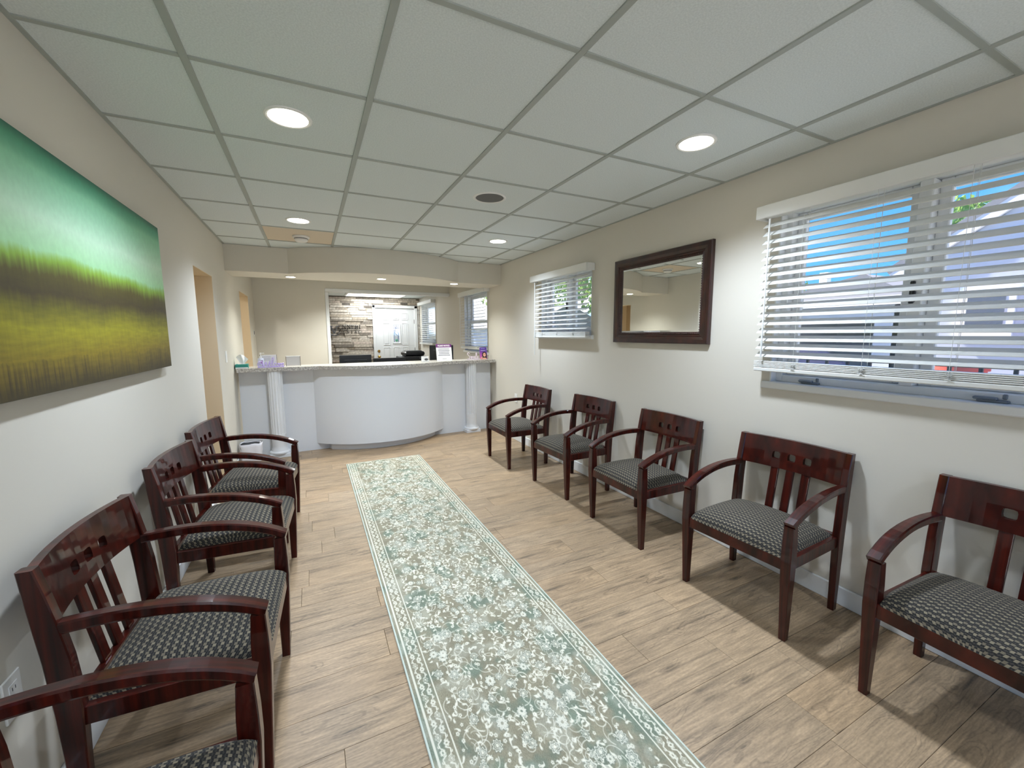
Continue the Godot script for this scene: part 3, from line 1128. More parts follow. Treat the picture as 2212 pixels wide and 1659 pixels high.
func make_chair() -> Node3D:
	# the chair faces +z, its origin on the floor in the middle of its footprint
	var t := Node3D.new()
	var F := 0.225
	var lean := func(y: float) -> float:
		return F - 0.452 - 0.002 * maxf(0.0, y) - (0.046 * pow(maxf(0.0, y - 0.42) / 0.395, 1.35))
	for s in [-1.0, 1.0]:
		var g := Geo.new()
		g.rings([g.rect_ring(Vector3(s * 0.264, 0, F - 0.008), 0.0145, 0.0155), g.rect_ring(Vector3(s * 0.264, 0.38, F), 0.0225, 0.026), g.rect_ring(Vector3(s * 0.264, 0.46, F), 0.0225, 0.025), g.rect_ring(Vector3(s * 0.264, 0.552, F), 0.021, 0.0205)])
		part(t, "front_leg", g.mesh(), M.mahogany)
		g = Geo.new()
		var rs := []
		for q in [[0.0, 0.0165, 0.014], [0.25, 0.024, 0.0155], [0.40, 0.030, 0.016], [0.55, 0.029, 0.016], [0.66, 0.026, 0.016], [0.74, 0.022, 0.016], [0.815, 0.017, 0.016]]:
			rs.append(g.rect_ring(Vector3(s * 0.268, q[0], lean.call(q[0])), q[2], q[1]))
		g.rings(rs)
		part(t, "rear_leg", g.mesh(), M.mahogany)
		# arm: a flat bar that arches from the back post down to the front leg
		g = Geo.new()
		rs = []
		var P0 := Vector2(F - 0.462, 0.640)
		var P1 := Vector2(F - 0.16, 0.668)
		var P2 := Vector2(F + 0.020, 0.560)
		for k in 13:
			var u := k / 12.0
			var p := P0.lerp(P1, u).lerp(P1.lerp(P2, u), u)
			var tg := (P1 - P0).lerp(P2 - P1, u).normalized()
			if k == 12:
				tg = (P2 - P1).normalized()
			var nn := Vector2(-tg.y, tg.x)
			if nn.y < 0:
				nn = -nn
			var hw := lerpf(0.0165, 0.0235, smoothstep(0.0, 0.7, u))
			var th := lerpf(0.017, 0.0145, u)
			var bow := 0.006 * sin(PI * u)
			var c := Vector3(s * (0.266 + bow), p.y, p.x)
			var up := Vector3(0, nn.y, nn.x) * th
			var side := Vector3(hw, 0, 0)
			var b := 0.18
			rs.append(PackedVector3Array([c - side + up * (1 - b * 2), c - side * (1 - b) + up, c + side * (1 - b) + up, c + side + up * (1 - b * 2), c + side - up * (1 - b * 2), c + side * (1 - b) - up, c - side * (1 - b) - up, c - side - up * (1 - b * 2)]))
		g.rings(rs)
		part(t, "armrest", g.mesh(), M.mahogany)
		g = Geo.new()
		g.box(Vector3(s * 0.262, 0.367, F - 0.226), Vector3(0.024, 0.056, 0.42), 0.002)
		part(t, "side_rail", g.mesh(), M.mahogany)
	var g := Geo.new()
	g.box(Vector3(0, 0.367, F + 0.006), Vector3(0.49, 0.056, 0.024), 0.002)
	part(t, "front_rail", g.mesh(), M.mahogany_rail)
	g = Geo.new()
	g.box(Vector3(0, 0.372, F - 0.452), Vector3(0.51, 0.056, 0.024), 0.002)
	part(t, "back_rail", g.mesh(), M.mahogany_rail)
	# crest rail, bowed backwards, with three square cut-outs
	g = Geo.new()
	var at := func(x: float, y: float, f: float) -> Vector3:
		var bow := -0.030 * (1.0 - pow(x / 0.253, 2))
		return Vector3(x, y, lean.call(y) + bow + f * 0.011 + 0.004)
	var xs := []
	for k in 5:
		xs.append(lerpf(-0.253, -0.105, k / 4.0))
	for k in [-0.055, -0.025, 0.025, 0.055]:
		xs.append(k)
	for k in 5:
		xs.append(lerpf(0.105, 0.253, k / 4.0))
	var ys := [0.648, 0.693, 0.743, 0.78, 0.815]
	for i in xs.size() - 1:
		for j in ys.size() - 1:
			var x0: float = xs[i]
			var x1: float = xs[i + 1]
			var y0: float = ys[j]
			var y1: float = ys[j + 1]
			var hole: bool = j == 1 and absf(x1 - x0 - 0.05) < 0.001 and absf(absf((x0 + x1) / 2) - 0.08) < 0.09 and (absf((x0 + x1) / 2) < 0.001 or absf(absf((x0 + x1) / 2) - 0.08) < 0.001)
			for f in [-1.0, 1.0]:
				var out := Vector3(0, 0, f)
				if not hole:
					g.face([at.call(x0, y0, f), at.call(x1, y0, f), at.call(x1, y1, f), at.call(x0, y1, f)], out)
					continue
				var cx := (x0 + x1) / 2
				var cy := (y0 + y1) / 2
				for k in 16:
					var q := []
					for kk in [k, k + 1]:
						var a: float = TAU * kk / 16.0
						var e := Vector2(cos(a), sin(a))
						var sq := e / maxf(absf(e.x), absf(e.y))
						var rr := pow(pow(absf(e.x), 5) + pow(absf(e.y), 5), -0.2)
						q.append([sq * 0.025, e * rr * 0.0205])
					var A: Vector2 = q[0][0]
					var B: Vector2 = q[1][0]
					var C: Vector2 = q[1][1]
					var E: Vector2 = q[0][1]
					g.face([at.call(cx + A.x, cy + A.y, f), at.call(cx + B.x, cy + B.y, f), at.call(cx + C.x, cy + C.y, f), at.call(cx + E.x, cy + E.y, f)], out)
					if f > 0:
						g.face([at.call(cx + E.x, cy + E.y, 1.0), at.call(cx + C.x, cy + C.y, 1.0), at.call(cx + C.x, cy + C.y, -1.0), at.call(cx + E.x, cy + E.y, -1.0)], Vector3(-E.x - C.x, -E.y - C.y, 0))
		g.face([at.call(xs[i], ys[0], -1.0), at.call(xs[i + 1], ys[0], -1.0), at.call(xs[i + 1], ys[0], 1.0), at.call(xs[i], ys[0], 1.0)], Vector3.DOWN)
		g.face([at.call(xs[i], ys[4], -1.0), at.call(xs[i + 1], ys[4], -1.0), at.call(xs[i + 1], ys[4], 1.0), at.call(xs[i], ys[4], 1.0)], Vector3.UP)
	part(t, "crest_rail", g.mesh(), M.mahogany_rail)
	for s in [-0.08, 0.0, 0.08]:
		g = Geo.new()
		var rs := []
		for y in [0.385, 0.47, 0.56, 0.652]:
			var top: Vector3 = at.call(s, 0.65, 0.0)
			var zz := lerpf(F - 0.452, top.z, (y - 0.385) / 0.267)
			rs.append(g.rect_ring(Vector3(s, y, zz), 0.0205, 0.007, 0.002))
		g.rings(rs)
		part(t, "back_slat", g.mesh(), M.mahogany)
	# padded seat
	g = Geo.new()
	var P := []
	var UV := []
	var nu := 18
	var nv := 16
	for j in nv + 1:
		var v := -1.0 + 2.0 * j / nv
		var pr := []
		var ur := []
		for i in nu + 1:
			var u := -1.0 + 2.0 * i / nu
			# spread the grid towards the rolled edge
			var su := signf(u) * (1.0 - pow(1.0 - absf(u), 1.5))
			var sv := signf(v) * (1.0 - pow(1.0 - absf(v), 1.5))
			var roll := pow(maxf(0.0, 1.0 - pow(absf(su), 9.0)), 0.45) * pow(maxf(0.0, 1.0 - pow(absf(sv), 9.0)), 0.45)
			var dome := (1.0 - su * su * 0.85) * (1.0 - sv * sv * 0.75)
			var y := 0.393 + 0.040 * roll + 0.040 * dome * roll
			var hx := 0.252 - 0.012 * clampf((sv - 0.6) / 0.4, 0, 1)
			pr.append(Vector3(su * hx, y, F - 0.204 + sv * 0.222))
			ur.append(Vector2(su * 0.252 + signf(su) * (1.0 - roll) * 0.03, sv * 0.222 + signf(sv) * (1.0 - roll) * 0.03))
		P.append(pr)
		UV.append(ur)
	g.surf(P, UV, Vector3.UP)
	part(t, "seat_cushion", g.mesh(), M.woven_fabric)
	return t


func build_chairs() -> void:
	var proto := make_chair()
	var grp := "mahogany waiting room armchairs"
	var right := [[2.033, 4.052, -0.3, "dark armchair by the right wall nearest the counter"], [2.114, 3.110, 2.4, "second dark armchair from the counter by the right wall"], [2.110, 2.197, -0.5, "dark armchair by the right wall below the mirror"], [2.103, 1.302, 3.1, "dark armchair under the left part of the wide window"], [2.106, 0.442, -1.4, "dark armchair by the right wall cut off by the frame"]]
	var left := [[-0.408, 3.368, -6.5, "dark armchair by the left wall nearest the counter"], [-0.402, 2.601, -4.2, "middle dark armchair by the left wall, between two others"], [-0.402, 1.700, -3.1, "large reddish armchair on the left with its whole back in view"], [-0.425, 0.884, -1.5, "armchair at lower left showing only armrest and seat"]]
	var first := true
	for q in right + left:
		var o: Node3D = proto if first else proto.duplicate()
		first = false
		o.name = numbered("armchair")
		add_child(o)
		var is_left: bool = q[0] < 0.5
		o.rotation_degrees.y = (90.0 if is_left else -90.0) + q[2]
		o.position = D(q[0], 0, q[1])
		tag(o, q[3], "chair", grp)


func build_rug() -> void:
	var o := thing("runner_rug", "long faded green floral runner rug on the plank floor", "rug", D(0.682, 0, 2.58))
	var g := Geo.new()
	var hw := 0.397
	var hl := 2.13
	g.box(Vector3(0, 0.004, 0), Vector3(hw * 2, 0.007, hl * 2), 0.002)
	for i in g.v.size():
		g.t[i] = Vector2(0.5 + g.v[i].x / (hw * 2), 0.5 + g.v[i].z / (hl * 2))
	part(o, "rug_pile", g.mesh(), M.rug_print)
	for s in [-1.0, 1.0]:
		g = Geo.new()
		g.tube([Vector3(s * hw, 0.0045, -hl), Vector3(s * hw, 0.0045, hl)], 0.0045, 8)
		part(o, "bound_edge", g.mesh(), M.rug_binding)
		g = Geo.new()
		g.tube([Vector3(-hw, 0.0045, s * hl), Vector3(hw, 0.0045, s * hl)], 0.0042, 8)
		part(o, "bound_edge", g.mesh(), M.rug_binding)


func build_counter() -> void:
	var turn := 0.05
	var at := D(0.83, 0, 5.57)
	var o := thing("reception_desk", "white reception counter front with a bowed middle panel", "counter", at, turn)
	var g := Geo.new()
	# plan points relative to (0.83, 5.57)
	plan(g, PackedVector2Array([Vector2(-1.575, 0.0), Vector2(1.57, 0.0), Vector2(1.57, 0.02), Vector2(-1.575, 0.02)]), 0.0, 1.004)
	part(o, "front_panel", g.mesh(), M.counter_white)
	var poly := arc(0, 0.722, 1.092, -0.828, 0.828, 40)
	g = Geo.new()
	plan(g, poly, 0.082, 1.004)
	part(o, "curved_panel", g.mesh(), M.counter_white)
	poly = arc(-0.03, 0.722, 1.022, -0.66, 0.72, 32)
	poly.append_array(PackedVector2Array([Vector2(0.75, 0.0), Vector2(-0.68, 0.0)]))
	g = Geo.new()
	plan(g, poly, 0.0, 0.081)
	part(o, "kick_board", g.mesh(), M.counter_white)
	var top := thing("countertop", "speckled grey stone-look laminate top of the reception counter", "countertop", at, turn)
	poly = PackedVector2Array([Vector2(-1.575, -0.17)])
	var r := 1.175
	var dx := sqrt(r * r - pow(0.722 + 0.17, 2))
	poly.append_array(arc(0, 0.722, r, -dx, dx, 40))
	poly.append_array(PackedVector2Array([Vector2(1.57, -0.17), Vector2(1.57, 0.20), Vector2(-1.575, 0.20)]))
	g = Geo.new()
	plan(g, poly, 1.005, 1.046)
	part(top, "slab", g.mesh(), M.laminate_stone)
	# fluted columns
	for q in [[-1.22, 0.09, "fluted white column at the left end of the counter"], [1.23, 0.062, "fluted white column at the right end of the counter"]]:
		var c := Node3D.new()
		c.name = "fluted_column"
		o.add_child(c, true)
		c.position = Vector3(q[0], 0, q[1])
		c.set_meta("label", q[2])
		bpart(c, "plinth", Vector3(0, 0.022, 0), Vector3(0.215, 0.044, 0.17), M.counter_white, 0.003)
		g = Geo.new()
		var prof := [Vector2(0.104, 0.044), Vector2(0.107, 0.05), Vector2(0.107, 0.062), Vector2(0.102, 0.07), Vector2(0.09, 0.076)]
		for k in 7:
			prof.append(Vector2(0.089 - 0.0115 * sin(k / 6.0 * PI / 2), 0.08 + 0.055 * k / 6.0))
		g.lathe(Vector3.ZERO, prof, 40)
		part(c, "column_base", g.mesh(), M.counter_white)
		g = Geo.new()
		var rs := []
		for yy in [0.13, 0.27]:
			var ring := PackedVector3Array()
			for k in 48:
				ring.append(Vector3(cos(TAU * k / 48) * 0.0775, yy, sin(TAU * k / 48) * 0.0775))
			rs.append(ring)
		g.rings(rs, true)
		rs = []
		for yy in [0.27, 0.275, 1.004]:
			var ring := PackedVector3Array()
			var k2 := 0.0 if yy < 0.272 else 1.0
			for k in 96:
				var ph := fposmod(k / 96.0 * 16.0, 1.0)
				var fl := maxf(0.0, sin(PI * clampf((ph - 0.12) / 0.76, 0, 1)))
				var rr := 0.0765 - 0.007 * sqrt(fl) * k2
				ring.append(Vector3(cos(TAU * k / 96) * rr, yy, sin(TAU * k / 96) * rr))
			rs.append(ring)
		g.rings(rs)
		part(c, "fluted_shaft", g.mesh(), M.counter_white)
	# work surface on the staff side
	var w := thing("work_desk", "low staff desk standing behind the reception counter", "desk", D(1.15, 0, 6.3))
	bpart(w, "desk_top", Vector3(0, 0.735, 0), Vector3(2.3, 0.03, 1.0), M.desk_top, 0.003)
	for s in [-1.1, 0.0, 1.1]:
		bpart(w, "support_panel", Vector3(s, 0.36, 0), Vector3(0.03, 0.72, 0.9), M.desk_top)


func monitor(at: Vector3, turn: float, w: float, h: float, label: String) -> void:
	var o := thing("computer_monitor", label, "monitor", at, turn, "monitors behind the counter")
	bpart(o, "screen_back", Vector3(0, h - 0.16, 0), Vector3(w, 0.32, 0.03), M.black_plastic, 0.006)
	bpart(o, "rear_bulge", Vector3(0, h - 0.17, 0.02), Vector3(w * 0.6, 0.16, 0.03), M.black_plastic, 0.01)
	bpart(o, "vent_strip", Vector3(0, h - 0.07, 0.0165), Vector3(w * 0.7, 0.008, 0.003), M.dark_grey)
	bpart(o, "stand_neck", Vector3(0, (h - 0.2) / 2, 0), Vector3(0.06, h - 0.2, 0.03), M.black_plastic)
	bpart(o, "stand_foot", Vector3(0, 0.008, 0), Vector3(0.24, 0.016, 0.18), M.black_plastic, 0.004)


func text(parent: Node3D, called: String, s: String, serif: bool, w: float, h: float, depth: float, m: Material, at: Vector3, bold := false) -> void:
	var f := SystemFont.new()
	f.font_names = PackedStringArray(["Droid Serif" if serif else "Droid Sans"])
	if bold:
		f.font_weight = 700
	var t := TextMesh.new()
	t.font = f
	t.text = s
	t.font_size = 48
	t.pixel_size = 0.01
	t.depth = 0.1
	var o := part(parent, called, t, m, at)
	var b := t.get_aabb()
	if b.size.x > 0.0 and b.size.y > 0.0:
		o.scale = Vector3(w / b.size.x, h / b.size.y, depth / 0.1)
		o.position = at - Vector3(b.get_center().x * o.scale.x, b.get_center().y * o.scale.y, 0)


func spline(pts: Array, per := 5) -> Array:
	var out := []
	for i in pts.size() - 1:
		var a: Vector3 = pts[maxi(i - 1, 0)]
		var b: Vector3 = pts[i]
		var c: Vector3 = pts[i + 1]
		var d: Vector3 = pts[mini(i + 2, pts.size() - 1)]
		for k in per:
			out.append(b.cubic_interpolate(c, a, d, float(k) / per))
	out.append(pts[-1])
	return out


func script_word(parent: Node3D, strokes: Array, w: float, h: float, r: float, m: Material) -> void:
	for s in strokes:
		var pts := []
		for q in s[1]:
			pts.append(Vector3(q[0] * w, q[1] * h + r, 0))
		var g := Geo.new()
		g.tube(spline(pts), r, 6)
		part(parent, s[0], g.mesh(), m)


func build_counter_things() -> void:
	var T := 1.046
	var t := 0.05
	# tissue box
	var o := thing("tissue_box", "teal tissue box with a white tissue at the counter's left end", "tissue box", D(-0.692, T, 5.42), t)
	bpart(o, "carton", Vector3(0, 0.024, 0), Vector3(0.12, 0.048, 0.11), M.teal_card, 0.003)
	bpart(o, "carton_band", Vector3(0, 0.008, 0.0552), Vector3(0.116, 0.012, 0.001), M.paper)
	bpart(o, "carton_lid", Vector3(0, 0.0485, 0), Vector3(0.07, 0.002, 0.04), M.paper)
	var g := Geo.new()
	var P := []
	var U := []
	for j in 7:
		var pr := []
		var ur := []
		for i in 9:
			var u := i / 8.0 - 0.5
			var v := j / 6.0
			pr.append(Vector3(u * (0.03 + 0.09 * v) + 0.006, 0.05 + v * (0.075 + 0.03 * sin(u * 4.0 + 2.0)), 0.018 * sin(u * 9.0 + v * 3.0) * (0.4 + v)))
			ur.append(Vector2(u, v))
		P.append(pr)
		U.append(ur)
	g.surf(P, U, Vector3.BACK)
	part(o, "tissue", g.mesh(), M.paper)
	# hand sanitiser
	o = thing("pump_bottle", "clear hand sanitiser bottle with a white pump", "bottle", D(-0.512, T, 5.45))
	g = Geo.new()
	g.lathe(Vector3.ZERO, [Vector2(0.0001, 0), Vector2(0.03, 0), Vector2(0.032, 0.005), Vector2(0.032, 0.09), Vector2(0.026, 0.105), Vector2(0.013, 0.112)], 20)
	part(o, "bottle_body", g.mesh(), M.bottle_clear)
	g = Geo.new()
	g.lathe(Vector3.ZERO, [Vector2(0.014, 0.108), Vector2(0.014, 0.128), Vector2(0.006, 0.13), Vector2(0.005, 0.155), Vector2(0.010, 0.156), Vector2(0.010, 0.166), Vector2(0.0001, 0.167)], 14)
	g.box(Vector3(0.018, 0.162, 0), Vector3(0.036, 0.008, 0.012), 0.002)
	part(o, "pump", g.mesh(), M.plastic_white)
	bpart(o, "bottle_label", Vector3(0.012, 0.065, 0.0315), Vector3(0.022, 0.03, 0.001), M.purple_print)
	# acrylic paper holders
	o = thing("paper_holder", "paper in an acrylic stand behind the Welcome sign", "sign holder", D(-0.455, T, 5.54), t)
	bpart(o, "sheet", Vector3(0.01, 0.068, 0), Vector3(0.16, 0.128, 0.002), M.grey_paper)
	for q in [[-0.015, 0.115, 0.10], [0.0, 0.095, 0.06], [-0.02, 0.08, 0.09]]:
		bpart(o, "print_line", Vector3(q[0], q[1], 0.0015), Vector3(q[2], 0.006, 0.0008), M.grey_print)
	bpart(o, "clear_front", Vector3(0.01, 0.070, 0.004), Vector3(0.17, 0.14, 0.002), M.clear_acrylic)
	for s in [-0.075, 0.095]:
		bpart(o, "edge", Vector3(s, 0.07, 0.002), Vector3(0.004, 0.14, 0.007), M.acrylic_edge)
	o = thing("card_display", "blank grey card in a clear frame on the counter's left half", "frame", D(-0.19, T, 5.53), t)
	bpart(o, "card", Vector3(0, 0.06, 0), Vector3(0.14, 0.108, 0.003), M.grey_paper)
	bpart(o, "top_edge", Vector3(0, 0.117, 0), Vector3(0.15, 0.006, 0.012), M.paper)
	for s in [-0.075, 0.075]:
		bpart(o, "edge", Vector3(s, 0.058, 0), Vector3(0.005, 0.116, 0.012), M.acrylic_edge)
	# lettered signs of bent rod
	o = thing("welcome_sign", "lavender script sign reading Welcome at the left of the counter", "sign", D(-0.548, T, 5.39), t)
	script_word(o, [
		["swirl", [[0.16, 0.62], [0.06, 0.55], [0.03, 0.25], [0.1, 0.02], [0.2, 0.12], [0.19, 0.38], [0.1, 0.42], [0.09, 0.25]]],
		["letter_w", [[0.16, 0.6], [0.21, 0.55], [0.25, 0.05], [0.33, 0.55], [0.37, 0.05], [0.47, 0.66]]],
		["letter_e", [[0.42, 0.2], [0.49, 0.34], [0.47, 0.42], [0.43, 0.28], [0.45, 0.06], [0.52, 0.12]]],
		["letter_l", [[0.52, 0.12], [0.62, 0.8], [0.6, 1.0], [0.55, 0.85], [0.54, 0.2], [0.58, 0.04], [0.62, 0.12]]],
		["letter_c", [[0.7, 0.36], [0.65, 0.4], [0.62, 0.2], [0.65, 0.05], [0.71, 0.12]]],
		["letter_o", [[0.76, 0.4], [0.72, 0.22], [0.75, 0.05], [0.79, 0.2], [0.76, 0.4], [0.81, 0.34]]],
		["letter_m", [[0.81, 0.34], [0.82, 0.05], [0.84, 0.36], [0.87, 0.34], [0.87, 0.08], [0.89, 0.36], [0.92, 0.32], [0.92, 0.06]]],
		["letter_e", [[0.92, 0.12], [0.97, 0.3], [0.96, 0.4], [0.93, 0.26], [0.95, 0.05], [1.0, 0.14]]],
		["base_bar", [[0.02, 0.0], [0.98, 0.0]]],
	], 0.27, 0.105, 0.0055, M.lavender)
	o = thing("smile_sign", "pale pink script word sign beside the purple leaflet", "sign", D(2.02, T, 5.60), t)
	script_word(o, [
		["letter_s", [[0.2, 0.85], [0.1, 1.0], [0.02, 0.8], [0.16, 0.5], [0.2, 0.25], [0.08, 0.02], [0.0, 0.2]]],
		["letter_m", [[0.2, 0.2], [0.28, 0.5], [0.3, 0.05], [0.37, 0.5], [0.41, 0.05], [0.47, 0.5], [0.5, 0.08], [0.55, 0.15]]],
		["letter_i", [[0.55, 0.15], [0.61, 0.5], [0.61, 0.1], [0.66, 0.15]]],
		["letter_l", [[0.66, 0.15], [0.76, 0.8], [0.74, 1.0], [0.7, 0.8], [0.71, 0.15], [0.78, 0.1]]],
		["letter_e", [[0.78, 0.1], [0.88, 0.35], [0.86, 0.5], [0.81, 0.3], [0.85, 0.05], [0.95, 0.15]]],
		["base_bar", [[0.02, 0.0], [0.95, 0.0]]],
	], 0.2, 0.10, 0.004, M.pale_pink)
	# printed notice
	o = thing("notice_sign", "white PLEASE NOTICE sign with a purple heading band", "sign", D(1.672, T, 5.55), t)
	var lean := Node3D.new()
	lean.name = "notice_board"
	o.add_child(lean, true)
	lean.rotation_degrees.x = -10
	bpart(lean, "sheet", Vector3(0, 0.118, 0), Vector3(0.222, 0.236, 0.003), M.paper)
	bpart(lean, "heading_band", Vector3(0, 0.213, 0.002), Vector3(0.222, 0.046, 0.001), M.purple_print)
	text(lean, "heading", "PLEASE NOTICE", false, 0.17, 0.022, 0.001, M.paper, Vector3(0, 0.213, 0.003), true)
	rng.seed = 3
	for k in 5:
		var wd := rng.randf_range(0.14, 0.18)
		bpart(lean, "print_line", Vector3(0.0, 0.168 - k * 0.022, 0.002), Vector3(wd, 0.008, 0.0006), M.grey_print)
	bpart(lean, "print_line", Vector3(0.0, 0.03, 0.002), Vector3(0.06, 0.004, 0.0006), M.grey_print)
	bpart(o, "stand_foot", Vector3(0, 0.003, -0.03), Vector3(0.222, 0.006, 0.09), M.clear_acrylic)
	o = thing("card_holder", "small white card with a dark oval emblem on the counter", "card", D(1.372, T, 5.46), t)
	bpart(o, "card", Vector3(0, 0.04, 0), Vector3(0.098, 0.075, 0.004), M.paper)
	g = Geo.new()
	g.x = Transform3D(Basis(Vector3(1, 0, 0), PI / 2).scaled(Vector3(1.0, 1, 1)), Vector3(0.018, 0.034, 0.003))
	g.lathe(Vector3.ZERO, [Vector2(0.026, -0.0005), Vector2(0.026, 0.001), Vector2(0.0001, 0.001)], 20)
	var em := part(o, "emblem", g.mesh(), M.emblem_grey)
	em.scale.y = 0.6
	em.position.y = 0.014
	bpart(o, "holder", Vector3(0, 0.006, 0.01), Vector3(0.105, 0.012, 0.04), M.clear_acrylic)
	o = thing("leaflet_stand", "purple leaflet with a picture of a smiling person at the counter's right end", "leaflet", D(2.285, T, 5.62), t)
	var lf := Geo.new()
	lf.box(Vector3(0, 0.09, 0), Vector3(0.115, 0.178, 0.003))
	for i in lf.v.size():
		lf.t[i] = Vector2(0.5 + lf.v[i].x / 0.115, 1.0 - (lf.v[i].y - 0.001) / 0.178)
	var lp := part(o, "leaflet", lf.mesh(), M.leaflet_print)
	lp.rotation_degrees.x = -8
	bpart(o, "stand_foot", Vector3(0.0, 0.003, -0.02), Vector3(0.118, 0.006, 0.07), M.clear_acrylic)
	# staff side equipment
	monitor(D(0.56, 0.75, 6.1), 0.03, 0.42, 0.385, "black monitor seen from behind left of the entrance door")
	monitor(D(1.02, 0.75, 6.12), 0.08, 0.46, 0.33, "low black monitor in front of the white entrance door")
	monitor(D(1.79, 0.75, 6.1), -0.1, 0.36, 0.50, "dark monitor behind the PLEASE NOTICE sign")
	o = thing("printer", "black office printer standing behind the counter", "printer", D(1.44, 0.75, 6.55), 0.05)
	bpart(o, "body", Vector3(0, 0.13, 0), Vector3(0.40, 0.26, 0.34), M.dark_grey, 0.015)
	bpart(o, "scanner_lid", Vector3(0, 0.295, 0), Vector3(0.42, 0.06, 0.36), M.black_plastic, 0.012)
	bpart(o, "document_feeder", Vector3(0.02, 0.365, -0.02), Vector3(0.32, 0.07, 0.26), M.black_plastic, 0.02)
	bpart(o, "feed_tray", Vector3(0.02, 0.405, -0.02), Vector3(0.24, 0.012, 0.20), M.dark_grey, 0.004)
	bpart(o, "control_panel", Vector3(0.13, 0.30, 0.185), Vector3(0.12, 0.03, 0.02), M.dark_grey, 0.004)
	# bin with a white liner by the left wall
	o = thing("waste_bin", "small waste bin with a white plastic liner by the left column", "bin", D(-0.635, 0, 5.15))
	g = Geo.new()
	var rs := []
	for q in [[0.0, 0.075, 0.06], [0.24, 0.095, 0.075]]:
		rs.append(g.rect_ring(Vector3(0, q[0], 0), q[1], q[2], 0.02))
	g.rings(rs)
	part(o, "bucket", g.mesh(), M.dark_grey)
	g = Geo.new()
	rs = []
	rng.seed = 12
	for j in 6:
		var y: float = [0.06, 0.10, 0.16, 0.22, 0.258, 0.25][j]
		var r: float = [0.093, 0.096, 0.099, 0.102, 0.103, 0.088][j]
		var ring := PackedVector3Array()
		for k in 22:
			var a := TAU * k / 22
			var e := Vector2(cos(a), sin(a))
			var sq := pow(pow(absf(e.x), 4) + pow(absf(e.y), 4), -0.25)
			var wob := rng.randf_range(-0.006, 0.006)
			ring.append(Vector3(e.x * sq * (r + wob), y + rng.randf_range(-0.006, 0.006), e.y * sq * (r * 0.82 + wob)))
		rs.append(ring)
	g.rings(rs, true, false)
	part(o, "liner", g.mesh(), M.bag_white)


